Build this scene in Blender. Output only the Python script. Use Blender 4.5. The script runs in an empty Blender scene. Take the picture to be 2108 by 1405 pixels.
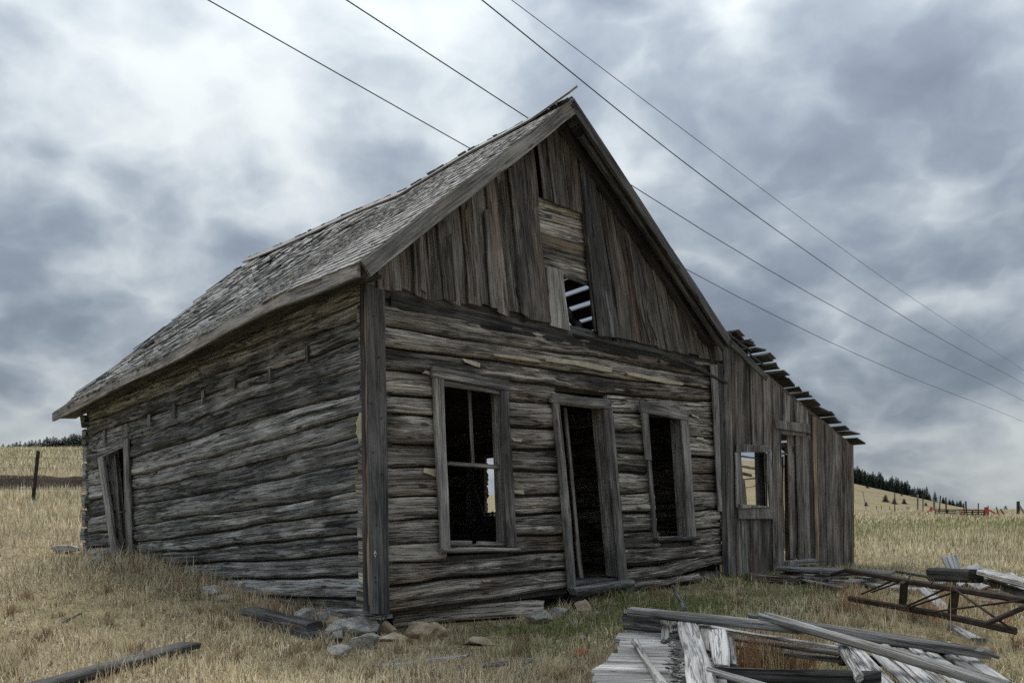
import bpy, math, random
import numpy as np
from mathutils import Vector, Matrix

random.seed(11)
RNG = np.random.default_rng(11)
SC = bpy.context.scene
COL = SC.collection

# ------------------------------------------------------------------ camera
EYE, FOC, HORIZ = 0.885, 1750.0, 1047.0      # eye height over the cabin corner, focal length in photo pixels, eye-level row
cam_d = bpy.data.cameras.new("camera")
cam_d.sensor_width = 36.0
cam_d.lens = 36.0 * FOC / 2108.0
cam_d.shift_y = (HORIZ - 702.5) / 2108.0
cam_d.clip_start, cam_d.clip_end = 0.05, 6000
cam = bpy.data.objects.new("camera", cam_d)
cam.location = (0, 0, EYE)
cam.rotation_euler = (math.radians(90), 0, 0)
COL.objects.link(cam)
SC.camera = cam

# ------------------------------------------------------------------ sky, sun, exposure
SKY_SEED, SKY_MID = 9.0, 0.712
SUN_EL, SUN_AZ = math.radians(50), math.radians(-24)          # azimuth from +Y, towards +X
SUN_DIR = Vector((math.sin(SUN_AZ) * math.cos(SUN_EL), math.cos(SUN_AZ) * math.cos(SUN_EL), math.sin(SUN_EL)))


class NT:
    """small helper to write node trees"""
    def __init__(s, tree):
        s.t = tree
        s.n, s.l = tree.nodes, tree.links

    def new(s, kind, **kw):
        nd = s.n.new(kind)
        for k, v in kw.items():
            setattr(nd, k, v)
        return nd

    def put(s, sock, v):
        if isinstance(v, bpy.types.NodeSocket):
            s.l.new(v, sock)
        elif v is not None:
            sock.default_value = v

    def math(s, op, a, b=None, c=None, clamp=False):
        nd = s.new("ShaderNodeMath", operation=op, use_clamp=clamp)
        for i, v in enumerate((a, b, c)):
            if v is not None:
                s.put(nd.inputs[i], v)
        return nd.outputs[0]

    def vmath(s, op, a, b=None, out=0):
        nd = s.new("ShaderNodeVectorMath", operation=op)
        s.put(nd.inputs[0], a)
        if b is not None:
            s.put(nd.inputs[1], b)
        return nd.outputs[out]

    def noise(s, vec, scale=1.0, detail=4.0, rough=0.55, dist=0.0, lac=2.0, out=0):
        nd = s.new("ShaderNodeTexNoise", noise_dimensions='3D')
        s.put(nd.inputs["Vector"], vec)
        nd.inputs["Scale"].default_value = scale
        nd.inputs["Detail"].default_value = detail
        nd.inputs["Roughness"].default_value = rough
        nd.inputs["Lacunarity"].default_value = lac
        nd.inputs["Distortion"].default_value = dist
        return nd.outputs[out]

    def rng(s, v, a, b, c=0.0, d=1.0, kind='SMOOTHSTEP'):
        nd = s.new("ShaderNodeMapRange", interpolation_type=kind)
        s.put(nd.inputs[0], v)
        for i, q in enumerate((a, b, c, d)):
            nd.inputs[i + 1].default_value = q
        return nd.outputs[0]

    def mix(s, f, a, b, mode='MIX'):
        nd = s.new("ShaderNodeMix", data_type='RGBA', blend_type=mode)
        s.put(nd.inputs[0], f)
        s.put(nd.inputs[6], a)
        s.put(nd.inputs[7], b)
        return nd.outputs[2]

    def ramp(s, f, stops):
        nd = s.new("ShaderNodeValToRGB")
        el = nd.color_ramp.elements
        while len(el) < len(stops):
            el.new(0.5)
        for e, (p, c) in zip(el, stops):
            e.position = p
            e.color = (*c, 1)
        s.put(nd.inputs[0], f)
        return nd.outputs[0]


def c4(r, g, b):
    return (r, g, b, 1.0)


world = bpy.data.worlds.new("World")
SC.world = world
world.use_nodes = True
world.cycles.sampling_method = 'MANUAL'
world.cycles.sample_map_resolution = 256
T = NT(world.node_tree)
T.n.clear()
sky = T.new("ShaderNodeTexSky", sky_type='NISHITA')
sky.sun_disc = False
sky.sun_elevation = SUN_EL
sky.sun_rotation = SUN_AZ
sky.air_density, sky.dust_density, sky.ozone_density = 1.0, 0.6, 2.0
tc = T.new("ShaderNodeTexCoord").outputs["Generated"]
sep = T.new("ShaderNodeSeparateXYZ")
T.put(sep.inputs[0], tc)
den = T.math('ADD', T.math('MAXIMUM', sep.outputs[2], 0.0), 0.55)
cb = T.new("ShaderNodeCombineXYZ")
T.put(cb.inputs[0], T.math('DIVIDE', sep.outputs[0], den))
T.put(cb.inputs[1], T.math('DIVIDE', sep.outputs[1], den))
T.put(cb.inputs[2], T.math('ADD', T.math('MULTIPLY', sep.outputs[2], 0.9), SKY_SEED))
plane = cb.outputs[0]
warp = T.vmath('SUBTRACT', T.noise(plane, 3.0, 4, 0.55, out=1), (0.5, 0.5, 0.5))
wv = T.vmath('ADD', plane, T.vmath('MULTIPLY', warp, (0.16, 0.16, 0.16)))
big = T.noise(plane, 1.15, 2, 0.5)               # cloud masses
mid_ = T.noise(wv, 3.6, 8, 0.55)                 # billows
puff = T.new("ShaderNodeTexVoronoi", feature='F1')      # rounded heads
T.put(puff.inputs["Vector"], T.vmath('ADD', wv, T.vmath('MULTIPLY', warp, (0.25, 0.25, 0.25))))
puff.inputs["Scale"].default_value = 4.6
puff.inputs["Detail"].default_value = 1.5
puff.inputs["Roughness"].default_value = 0.55
fine = T.noise(wv, 11.0, 7, 0.60)                # wisps
cl = T.math('ADD', T.math('MULTIPLY', big, 0.66), T.math('ADD', T.math('MULTIPLY', mid_, 0.36), T.math('MULTIPLY', fine, 0.12)))
cl = T.math('ADD', cl, T.math('MULTIPLY', T.math('POWER', puff.outputs["Distance"], 1.5), 0.15))
sd = T.vmath('DOT_PRODUCT', tc, tuple(SUN_DIR), out=1)
glow = T.rng(sd, 0.60, 1.0, 0.0, 1.0)            # light leaking through round the hidden sun
lum = T.math('ADD', cl, T.math('MULTIPLY', glow, 0.07))
lum = T.math('MULTIPLY_ADD', T.math('SUBTRACT', lum, SKY_MID), 1.12, 0.60)
lum = T.math('ADD', lum, T.rng(sep.outputs[2], 0.02, 0.17, 0.085, 0.0))          # paler air low down
# overcast skies brighten towards the zenith
zen = T.math('MULTIPLY_ADD', T.math('MAXIMUM', sep.outputs[2], 0.0), 1.4, 0.62)
ccol = T.ramp(lum, [(0.40, (0.128, 0.152, 0.190)), (0.49, (0.172, 0.202, 0.244)), (0.57, (0.250, 0.283, 0.322)),
                    (0.64, (0.350, 0.385, 0.410)), (0.72, (0.445, 0.476, 0.483)), (0.90, (0.52, 0.54, 0.540))])
bgc = T.new("ShaderNodeBackground")
T.put(bgc.inputs[0], ccol)
T.put(bgc.inputs[1], zen)
bgs = T.new("ShaderNodeBackground")
T.put(bgs.inputs[0], sky.outputs[0])
bgs.inputs[1].default_value = 0.06
ms = T.new("ShaderNodeMixShader")
ms.inputs[0].default_value = 0.96               # nearly closed cloud cover over the clear sky
T.l.new(bgs.outputs[0], ms.inputs[1])
T.l.new(bgc.outputs[0], ms.inputs[2])
wo = T.new("ShaderNodeOutputWorld")
T.l.new(ms.outputs[0], wo.inputs[0])

sun_d = bpy.data.lights.new("sun", 'SUN')
sun_d.energy = 1.5
sun_d.angle = math.radians(24)
sun_d.color = (1.0, 0.965, 0.91)
sun = bpy.data.objects.new("sun", sun_d)
sun.rotation_euler = SUN_DIR.to_track_quat('Z', 'Y').to_euler()
COL.objects.link(sun)

SC.view_settings.view_transform = 'Standard'
SC.view_settings.look = 'None'
SC.view_settings.exposure = 0.76
SC.view_settings.gamma = 1.0
SC.render.engine = 'CYCLES'
SC.cycles.use_denoising = False
SC.cycles.sample_clamp_indirect = 2.0
SC.cycles.max_bounces = 6
SC.cycles.diffuse_bounces = 3


# ------------------------------------------------------------------ materials
def wood(name, dark, mid, light, warm=(0.2, 0.13, 0.08), warm_amt=0.35, crack=1.0, across=1.0, bump=0.6, rough=0.82, bleach=0.25, knots=1.0, spec=0.25, vary=0.5):
    m = bpy.data.materials.new(name)
    m.use_nodes = True
    t = NT(m.node_tree)
    t.n.clear()
    uv = t.new("ShaderNodeUVMap").outputs[0]
    s = t.new("ShaderNodeSeparateXYZ")
    t.put(s.inputs[0], uv)
    at = t.new("ShaderNodeAttribute", attribute_name="seed").outputs["Fac"]
    oi = t.new("ShaderNodeObjectInfo").outputs["Random"]
    r = t.math('FRACT', t.math('ADD', at, oi))

    def vec(fx, fy, off):
        c = t.new("ShaderNodeCombineXYZ")
        t.put(c.inputs[0], t.math('MULTIPLY', s.outputs[0], fx))
        t.put(c.inputs[1], t.math('MULTIPLY', s.outputs[1], fy * across))
        t.put(c.inputs[2], t.math('MULTIPLY_ADD', r, 61.0, off))
        return c.outputs[0]
    streak = t.noise(vec(0.75, 27, 0), 1, 7, 0.66, 0.12)
    fine = t.noise(vec(2.0, 80, 7), 1, 4, 0.7)
    blot = t.noise(vec(1.6, 5.0, 13), 1, 5, 0.62)
    ck = t.noise(vec(0.36, 7.5, 19), 1, 4, 0.55, 0.10)
    ck2 = t.noise(vec(1.1, 38, 23), 1, 3, 0.55, 0.1)
    line = t.rng(t.math('ABSOLUTE', t.math('SUBTRACT', ck, 0.5)), 0.003, 0.018, 1.0, 0.0)
    line2 = t.rng(t.math('ABSOLUTE', t.math('SUBTRACT', ck2, 0.47)), 0.0, 0.030, 0.8, 0.0)
    cmask = t.rng(t.noise(vec(1.3, 5, 29), 1, 2), 0.42, 0.60)
    lines = t.math('MULTIPLY', t.math('MAXIMUM', t.math('MULTIPLY', line, cmask), line2), crack, clamp=True)
    vor = t.new("ShaderNodeTexVoronoi", feature='F1')
    t.put(vor.inputs["Vector"], vec(2.0, 6.0, 31))
    vor.inputs["Scale"].default_value = 1.0
    kn = t.rng(vor.outputs["Distance"], 0.07, 0.16, knots, 0.0)
    g = t.math('ADD', t.math('MULTIPLY', streak, 0.42), t.math('ADD', t.math('MULTIPLY', fine, 0.20), t.math('MULTIPLY', blot, 0.44)))
    g = t.math('ADD', g, t.math('MULTIPLY_ADD', r, 0.13, -0.065))
    col = t.ramp(g, [(0.43, dark), (0.53, mid), (0.63, light)])
    wm = t.rng(t.noise(vec(0.6, 2.2, 41), 1, 3), 0.50, 0.72, 0.0, warm_amt)
    col = t.mix(wm, col, t.mix(1.0, c4(*[2.2 * q for q in warm]), t.rng(streak, 0.35, 0.68, 0.12, 0.85, 'LINEAR'), 'MULTIPLY'))
    soot = t.rng(t.noise(vec(0.9, 2.0, 53), 1, 4, 0.6), 0.54, 0.74, 0.0, 0.42)
    col = t.mix(soot, col, c4(dark[0] * .8, dark[1] * .8, dark[2] * .85))
    bl = t.rng(t.noise(vec(1.3, 11, 47), 1, 6, 0.66), 0.53, 0.66, 0.0, bleach)
    col = t.mix(bl, col, c4(*[min(1, q * 1.7) for q in light]))
    hsv = t.new("ShaderNodeHueSaturation")
    t.put(hsv.inputs["Value"], t.math('MULTIPLY_ADD', t.math('FRACT', t.math('MULTIPLY', r, 7.31)), vary, 1.0 - vary / 2))
    t.put(hsv.inputs["Color"], col)
    col = hsv.outputs[0]
    col = t.mix(t.math('MULTIPLY', kn, 0.75), col, c4(dark[0] * .35, dark[1] * .3, dark[2] * .28))
    col = t.mix(t.math('MULTIPLY', lines, 0.9), col, c4(0.006, 0.006, 0.007))
    h = t.math('SUBTRACT', t.math('ADD', t.math('MULTIPLY', streak, 0.9), t.math('MULTIPLY', fine, 0.35)), t.math('MULTIPLY', lines, 0.8))
    b = t.new("ShaderNodeBump")
    b.inputs["Strength"].default_value = bump
    b.inputs["Distance"].default_value = 0.03
    t.put(b.inputs["Height"], h)
    p = t.new("ShaderNodeBsdfPrincipled")
    t.put(p.inputs["Base Color"], col)
    p.inputs["Roughness"].default_value = rough
    p.inputs["Specular IOR Level"].default_value = spec
    t.l.new(b.outputs[0], p.inputs["Normal"])
    o = t.new("ShaderNodeOutputMaterial")
    t.l.new(p.outputs[0], o.inputs[0])
    return m


def surf(name, cols, scale=3.0, detail=6, rough=0.9, bump=0.4, bdist=0.02, metallic=0.0, extra=None, attr=None):
    """noise-mottled surface in object space"""
    m = bpy.data.materials.new(name)
    m.use_nodes = True
    t = NT(m.node_tree)
    t.n.clear()
    co = t.new("ShaderNodeTexCoord").outputs["Object"]
    oi = t.new("ShaderNodeObjectInfo").outputs["Random"]
    co = t.vmath('ADD', co, t.math('MULTIPLY', oi, 40.0))
    n1 = t.noise(co, scale, detail, 0.6, 0.2)
    n2 = t.noise(co, scale * 5.3, 4, 0.6)
    g = t.math('ADD', t.math('MULTIPLY', n1, 0.7), t.math('MULTIPLY', n2, 0.3))
    k = len(cols)
    col = t.ramp(g, [(0.34 + 0.32 * i / (k - 1), c) for i, c in enumerate(cols)])
    if extra:
        f = t.rng(t.noise(co, extra[0], 4, 0.6), extra[1], extra[1] + 0.08, 0, 1)
        col = t.mix(f, col, c4(*extra[2]))
    if attr:
        col = t.mix(1.0, col, t.new("ShaderNodeAttribute", attribute_name=attr).outputs["Color"], 'MULTIPLY')
    b = t.new("ShaderNodeBump")
    b.inputs["Strength"].default_value = bump
    b.inputs["Distance"].default_value = bdist
    t.put(b.inputs["Height"], g)
    p = t.new("ShaderNodeBsdfPrincipled")
    t.put(p.inputs["Base Color"], col)
    p.inputs["Roughness"].default_value = rough
    p.inputs["Metallic"].default_value = metallic
    p.inputs["Specular IOR Level"].default_value = 0.25
    t.l.new(b.outputs[0], p.inputs["Normal"])
    o = t.new("ShaderNodeOutputMaterial")
    t.l.new(p.outputs[0], o.inputs[0])
    return m


def attr_mat(name, rough=0.75, trans=0.0):
    """colour stored per blade / spray"""
    m = bpy.data.materials.new(name)
    m.use_nodes = True
    t = NT(m.node_tree)
    t.n.clear()
    a = t.new("ShaderNodeAttribute", attribute_name="tint").outputs["Color"]
    p = t.new("ShaderNodeBsdfPrincipled")
    t.put(p.inputs["Base Color"], a)
    p.inputs["Roughness"].default_value = rough
    p.inputs["Specular IOR Level"].default_value = 0.2
    o = t.new("ShaderNodeOutputMaterial")
    if trans:
        tr = t.new("ShaderNodeBsdfTranslucent")
        t.put(tr.inputs[0], a)
        mx = t.new("ShaderNodeMixShader")
        mx.inputs[0].default_value = trans
        t.l.new(p.outputs[0], mx.inputs[1])
        t.l.new(tr.outputs[0], mx.inputs[2])
        t.l.new(mx.outputs[0], o.inputs[0])
    else:
        t.l.new(p.outputs[0], o.inputs[0])
    return m


M = {}
M['log'] = wood("weathered_log", (0.062, 0.055, 0.047), (0.255, 0.230, 0.198), (0.52, 0.475, 0.415), (0.27, 0.185, 0.115), 0.70, 1.0, 1.0, 1.0, bleach=0.55)
M['log_side'] = wood("hewn_grey_log", (0.065, 0.065, 0.063), (0.255, 0.255, 0.248), (0.48, 0.48, 0.468), (0.21, 0.17, 0.12), 0.30, 1.0, 0.9, 1.0, bleach=0.4)
M['board'] = wood("weathered_board", (0.042, 0.037, 0.033), (0.155, 0.138, 0.122), (0.32, 0.29, 0.26), (0.17, 0.108, 0.070), 0.80, 0.9, 1.2, 0.7, bleach=0.25)
M['casing'] = wood("grey_casing_board", (0.075, 0.070, 0.064), (0.220, 0.208, 0.193), (0.43, 0.405, 0.375), (0.20, 0.145, 0.10), 0.35, 0.8, 1.5, 0.6, bleach=0.3)
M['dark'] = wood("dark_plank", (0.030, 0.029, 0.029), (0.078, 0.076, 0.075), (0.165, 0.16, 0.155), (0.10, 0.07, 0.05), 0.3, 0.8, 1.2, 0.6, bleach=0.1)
M['shingle'] = wood("cedar_shingle", (0.15, 0.147, 0.141), (0.24, 0.236, 0.228), (0.33, 0.325, 0.315), (0.18, 0.13, 0.09), 0.25, 0.6, 1.6, 0.4, rough=0.75, bleach=0.1, knots=0.0, spec=0.25, vary=0.18)
M['pale'] = wood("bleached_plank", (0.19, 0.187, 0.182), (0.36, 0.355, 0.346), (0.56, 0.555, 0.54), (0.34, 0.30, 0.25), 0.25, 0.85, 1.2, 0.7, bleach=0.5)
M['grey'] = wood("grey_plank", (0.075, 0.074, 0.072), (0.18, 0.178, 0.173), (0.32, 0.315, 0.306), (0.26, 0.21, 0.15), 0.25, 1.0, 1.2, 0.7, bleach=0.4)
M['tan'] = wood("fresh_split_wood", (0.20, 0.13, 0.075), (0.38, 0.27, 0.17), (0.55, 0.42, 0.28), (0.45, 0.25, 0.12), 0.3, 0.5, 1.0, 0.4, bleach=0.1, knots=0.3)
M['split'] = wood("split_hatch_board", (0.12, 0.09, 0.06), (0.25, 0.20, 0.14), (0.40, 0.33, 0.24), (0.30, 0.19, 0.11), 0.4, 0.6, 1.0, 0.5, bleach=0.1, knots=0.5)
M['chink'] = surf("lime_chinking", [(0.30, 0.26, 0.20), (0.44, 0.39, 0.30), (0.55, 0.50, 0.40)], 9, 5, 0.95, 0.5, 0.01)
M['core'] = surf("earth_chinking", [(0.030, 0.028, 0.025), (0.065, 0.058, 0.050), (0.12, 0.105, 0.085)], 5, 5, 0.95, 0.6, 0.02, extra=(3.0, 0.66, (0.30, 0.27, 0.21)))
M['rock'] = surf("lichen_rock", [(0.15, 0.142, 0.128), (0.33, 0.315, 0.285), (0.52, 0.50, 0.46)], 9, 8, 0.92, 1.0, 0.05, extra=(13, 0.58, (0.56, 0.54, 0.48)))
M['rock_tan'] = surf("tan_rock", [(0.20, 0.145, 0.10), (0.36, 0.28, 0.20), (0.50, 0.43, 0.33)], 8, 8, 0.92, 0.8, 0.03)
M['brick'] = surf("broken_brick", [(0.24, 0.10, 0.06), (0.36, 0.16, 0.10), (0.44, 0.24, 0.16)], 12, 6, 0.92, 0.6, 0.02)
M['rust'] = surf("rusted_steel", [(0.016, 0.013, 0.011), (0.035, 0.025, 0.021), (0.075, 0.045, 0.032)], 9, 6, 0.8, 0.4, 0.006)
M['iron'] = surf("dark_iron", [(0.015, 0.015, 0.016), (0.04, 0.038, 0.037), (0.08, 0.07, 0.065)], 14, 5, 0.65, 0.3, 0.004)
M['red'] = surf("red_gate_paint", [(0.30, 0.035, 0.03), (0.45, 0.06, 0.045), (0.50, 0.10, 0.07)], 6, 4, 0.6, 0.1, 0.004)
M['wire'] = surf("cable", [(0.03, 0.032, 0.036), (0.045, 0.047, 0.052), (0.06, 0.062, 0.066)], 2, 3, 0.6, 0.0)
M['white'] = surf("white_sheet", [(0.28, 0.28, 0.275), (0.42, 0.42, 0.41), (0.56, 0.56, 0.55)], 2.5, 6, 0.8, 0.5, 0.04)
M['bark'] = surf("pine_bark", [(0.03, 0.025, 0.02), (0.06, 0.048, 0.04), (0.10, 0.085, 0.07)], 4, 5, 0.95, 0.4, 0.03)
M['grass'] = attr_mat("dry_grass", 0.8, 0.35)
M['needle'] = attr_mat("conifer_needles", 0.85)


# ------------------------------------------------------------------ object helpers
def tag(o, label=None, cat=None, group=None, kind=None):
    for k, v in (("label", label), ("category", cat), ("group", group), ("kind", kind)):
        if v:
            o[k] = v
    return o


def empty(name, loc=(0, 0, 0), rz=0.0, parent=None):
    o = bpy.data.objects.new(name, None)
    o.empty_display_size = 0.2
    o.location = loc
    o.rotation_euler = (0, 0, rz)
    o.parent = parent
    COL.objects.link(o)
    return o


class Geo:
    """collects lofts into one mesh, with uv along the grain and a seed per piece"""
    def __init__(s):
        s.v, s.f, s.uv, s.sm, s.sd = [], [], [], [], []

    def loft(s, rings, smooth=False, caps=True, seed=None):
        rings = np.asarray(rings, float)
        n, m, _ = rings.shape
        b = len(s.v)
        s.v.extend(map(tuple, rings.reshape(-1, 3)))
        sd = random.random() if seed is None else seed
        s.sd.extend([sd] * (n * m))
        ctr = rings.mean(1)
        L = np.concatenate([[0], np.cumsum(np.linalg.norm(np.diff(ctr, axis=0), axis=1))])
        mid = rings[n // 2]
        P = np.concatenate([[0], np.cumsum(np.linalg.norm(np.roll(mid, -1, 0) - mid, axis=1))])
        for i in range(n - 1):
            for j in range(m):
                k = (j + 1) % m
                s.f.append((b + i * m + j, b + i * m + k, b + (i + 1) * m + k, b + (i + 1) * m + j))
                s.uv.extend([(L[i], P[j]), (L[i], P[j + 1]), (L[i + 1], P[j + 1]), (L[i + 1], P[j])])
                s.sm.append(smooth)
        if caps:
            for i, rev in ((0, True), (n - 1, False)):
                idx = list(range(m))
                if rev:
                    idx = idx[::-1]
                s.f.append(tuple(b + i * m + j for j in idx))
                e1 = rings[i][1] - rings[i][0]
                e1 = e1 / (np.linalg.norm(e1) + 1e-9)
                for j in idx:
                    d = rings[i][j] - rings[i][0]
                    a = float(d @ e1)
                    s.uv.append((a * 0.25, float(np.sqrt(max(0, d @ d - a * a)))))
                s.sm.append(False)
        return s

    def build(s, name, mat, parent=None, settle=False):
        me = bpy.data.meshes.new(name)
        me.from_pydata(s.v, [], s.f)
        ul = me.uv_layers.new(name="UVMap")
        ul.data.foreach_set("uv", np.asarray(s.uv, np.float32).ravel())
        a = me.attributes.new("seed", 'FLOAT', 'POINT')
        a.data.foreach_set("value", np.asarray(s.sd, np.float32))
        me.polygons.foreach_set("use_smooth", np.asarray(s.sm, bool))
        me.materials.append(mat if not isinstance(mat, str) else M[mat])
        me.update()
        o = bpy.data.objects.new(name, me)
        COL.objects.link(o)
        if parent is not None:
            o.parent = parent
        if settle:
            rebase(o)
        return o


def rebase(o):
    """put a top-level object's origin at its base"""
    me = o.data
    co = np.empty(len(me.vertices) * 3, np.float32)
    me.vertices.foreach_get("co", co)
    co = co.reshape(-1, 3)
    c = (co.min(0) + co.max(0)) / 2
    c[2] = co[:, 2].min()
    me.vertices.foreach_set("co", (co - c).ravel())
    me.update()
    o.location = Vector(c.tolist())
    return o


def wav(amp, scale, rnd):
    """smooth random function of one variable"""
    ks = [(rnd.uniform(0.6, 1.0) * 2 ** i / scale, rnd.uniform(0, 6.28), amp * 0.6 ** i) for i in range(4)]
    return lambda x: sum(a * math.sin(k * x * 3.1 + p) for k, p, a in ks) * 0.6


def V(*a):
    return np.array(a, float)


def unit(v):
    return v / (np.linalg.norm(v) + 1e-12)


def slab_rings(a0, b0, a1, b1, n, th, wave=0.006, warp=0.004, rag=0.01, seg=None, bow=0.0, cham=0.12, rnd=random):
    """board with left edge a0-a1, right edge b0-b1; thickness th along n"""
    a0, b0, a1, b1, n = map(lambda q: np.asarray(q, float), (a0, b0, a1, b1, n))
    n = unit(n)
    L = np.linalg.norm((a1 + b1 - a0 - b0) / 2)
    if seg is None:
        seg = int(min(14, max(2, L / 0.22)))
    fa, fb, fn, fn2 = wav(wave, 0.8, rnd), wav(wave, 0.8, rnd), wav(warp, 1.0, rnd), wav(warp, 1.0, rnd)
    c = min(th * 0.3, 0.006 + th * cham)
    rings = []
    for i in range(seg + 1):
        q = i / seg
        a, b = a0 + (a1 - a0) * q, b0 + (b1 - b0) * q
        s = unit(b - a)
        x = q * L
        a = a + s * fa(x) + n * fn(x)
        b = b + s * fb(x) + n * fn2(x)
        off = n * bow * 4 * q * (1 - q)
        a, b = a + off, b + off
        ring = np.array([a + s * c, b - s * c, b + n * c, b + n * (th - c), b - s * c + n * th, a + s * c + n * th, a + n * (th - c), a + n * c])
        rings.append(ring)
    d = unit(a1 + b1 - a0 - b0)
    for i, sg in ((0, 1), (-1, -1)):
        ra, rb = rnd.uniform(-rag, rag), rnd.uniform(-rag, rag)
        for j, w in enumerate((ra, rb, rb, rb, rb, ra, ra, ra)):
            rings[i][j] += d * (w + rnd.uniform(-rag, rag) * 0.25) * sg
    return rings


def slab(name, a0, b0, a1, b1, n, th, mat, parent=None, settle=False, **kw):
    g = Geo().loft(slab_rings(a0, b0, a1, b1, n, th, **kw))
    return g.build(name, mat, parent, settle)


def beam_rings(p0, p1, w, t, up=(0, 0, 1), w1=None, t1=None, **kw):
    p0, p1, up = map(lambda q: np.asarray(q, float), (p0, p1, up))
    d = unit(p1 - p0)
    s = unit(np.cross(d, up))
    u = unit(np.cross(s, d))
    w1 = w if w1 is None else w1
    return slab_rings(p0 - s * w / 2 - u * t / 2, p0 + s * w / 2 - u * t / 2, p1 - s * w1 / 2 - u * t / 2, p1 + s * w1 / 2 - u * t / 2, u, t, **kw)


def beam(name, p0, p1, w, t, mat, parent=None, settle=False, up=(0, 0, 1), **kw):
    return Geo().loft(beam_rings(p0, p1, w, t, up, **kw)).build(name, mat, parent, settle)


def rod_rings(pts, r, m=6):
    pts = [np.asarray(p, float) for p in pts]
    rings = []
    for i, p in enumerate(pts):
        d = unit(pts[min(i + 1, len(pts) - 1)] - pts[max(i - 1, 0)])
        ref = V(0, 0, 1) if abs(d[2]) < 0.9 else V(1, 0, 0)
        s = unit(np.cross(d, ref))
        u = np.cross(s, d)
        rr = r[i] if isinstance(r, (list, tuple)) else r
        rings.append([p + rr * (s * math.cos(2 * math.pi * k / m) + u * math.sin(2 * math.pi * k / m)) for k in range(m)])
    return rings


def rod(name, pts, r, mat, parent=None, settle=False, m=6):
    return Geo().loft(rod_rings(pts, r, m), smooth=True).build(name, mat, parent, settle)


def log_rings(p0l, p0h, p1l, p1h, out, depth, proud, rnd, rag=0.02, flat=2.6, wob=0.012, fl=None, fh=None, x0=0.0, tilt=0.0):
    """hewn log between lower/upper edge lines (p0l,p0h at one end, p1l,p1h at other), 'out' = outward normal;
    fl, fh: shared wobble of the joints below and above"""
    p0l, p0h, p1l, p1h, out = map(lambda q: np.asarray(q, float), (p0l, p0h, p1l, p1h, out))
    L = np.linalg.norm(p1l + p1h - p0l - p0h) / 2
    n = int(max(4, L / 0.06))
    # outline: most points on the outer face, so it can be split and furrowed
    outl = [(0.0, 1.0)]
    K = 15
    for k in range(K + 1):
        a = math.pi / 2 - math.pi * k / K
        outl.append((math.cos(a), math.sin(a)))
    outl += [(-0.2, -1.0), (-0.9, -0.9), (-0.9, 0.9), (-0.2, 1.0)]
    outl = outl[1:]
    m = len(outl)
    fl = fl or wav(wob, 0.9, rnd)
    fh = fh or wav(wob, 0.9, rnd)
    fo = wav(0.010, 0.7, rnd)
    groove = [wav(0.0055, 0.30, rnd) for _ in range(m)]
    crack_j = [rnd.randrange(2, K - 1) for _ in range(3)]
    crack_f = [wav(1.0, 1.0, rnd) for _ in crack_j]
    crack_d = [rnd.uniform(0.012, 0.035) for _ in crack_j]
    d = unit(p1l + p1h - p0l - p0h)
    rings = []
    for i in range(n + 1):
        q = i / n
        x = q * L + x0
        lo = p0l + (p1l - p0l) * q
        hi = p0h + (p1h - p0h) * q
        upv = unit(hi - lo)
        lo = lo + upv * fl(x)
        hi = hi + upv * fh(x)
        c = (lo + hi) / 2
        h = np.linalg.norm(hi - lo) / 2
        ring = []
        for j, (ca, sa) in enumerate(outl):
            r = (abs(ca) ** flat + abs(sa) ** flat) ** (-1 / flat) if j <= K else 1.0
            g = groove[j](x) + rnd.uniform(-0.0022, 0.0022) if j <= K else 0.0
            for cj, cf, cd in zip(crack_j, crack_f, crack_d):
                if j == cj and cf(x) > 0.05:
                    g -= cd
            ring.append(c - out * (depth / 2 - proud) + out * (ca * r * depth / 2 + (g + fo(x)) * max(0, ca) ** 0.4 - tilt * sa * max(0, ca)) + upv * sa * r * h)
        rings.append(ring)
    for i, sg in ((0, -1), (-1, 1)):
        for j in range(m):
            rings[i][j] = rings[i][j] + d * sg * rnd.uniform(-rag, rag)
    return rings


# ------------------------------------------------------------------ the cabin's own frame: x along the front, y along the side wall
HOUSE_AT = (-1.148, 7.2, 0.0)
HOUSE_RZ = math.atan2(0.702, 0.712)
CX, SX = math.cos(HOUSE_RZ), math.sin(HOUSE_RZ)


def to_house(w):
    x, y = w[0] - HOUSE_AT[0], w[1] - HOUSE_AT[1]
    return V(CX * x + SX * y, -SX * x + CX * y, w[2] - HOUSE_AT[2])


def to_world(h):
    return V(HOUSE_AT[0] + CX * h[0] - SX * h[1], HOUSE_AT[1] + SX * h[0] + CX * h[1], HOUSE_AT[2] + h[2])


EYE_H = to_house((0, 0, EYE))


def sight(px, py):
    d = V((px - 1054) / FOC, 1, (HORIZ - py) / FOC)
    return V(CX * d[0] + SX * d[1], -SX * d[0] + CX * d[1], d[2])


def F(px, py, v=0.0):
    """image pixel unprojected to the point of the front plane y = v seen at that photo position"""
    d = sight(px, py)
    return EYE_H + d * ((v - EYE_H[1]) / d[1])


def S(px, py, u=0.0):
    """image pixel cast along its sight line to the point of the side plane x = u"""
    d = sight(px, py)
    return EYE_H + d * ((u - EYE_H[0]) / d[0])


def G(px, py, z=0.0):
    """image pixel turned into the world point at height z"""
    k = (z - EYE) / ((HORIZ - py) / FOC)
    return V((px - 1054) / FOC * k, k, z)


def D(px, py, y):
    """image pixel carried out along the line of sight to the world point at distance y"""
    return V((px - 1054) / FOC * y, y, EYE + (HORIZ - py) / FOC * y)


# ------------------------------------------------------------------ terrain
def sstep(a, b, x):
    q = np.clip((x - a) / (b - a), 0, 1)
    return q * q * (3 - 2 * q)


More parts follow.
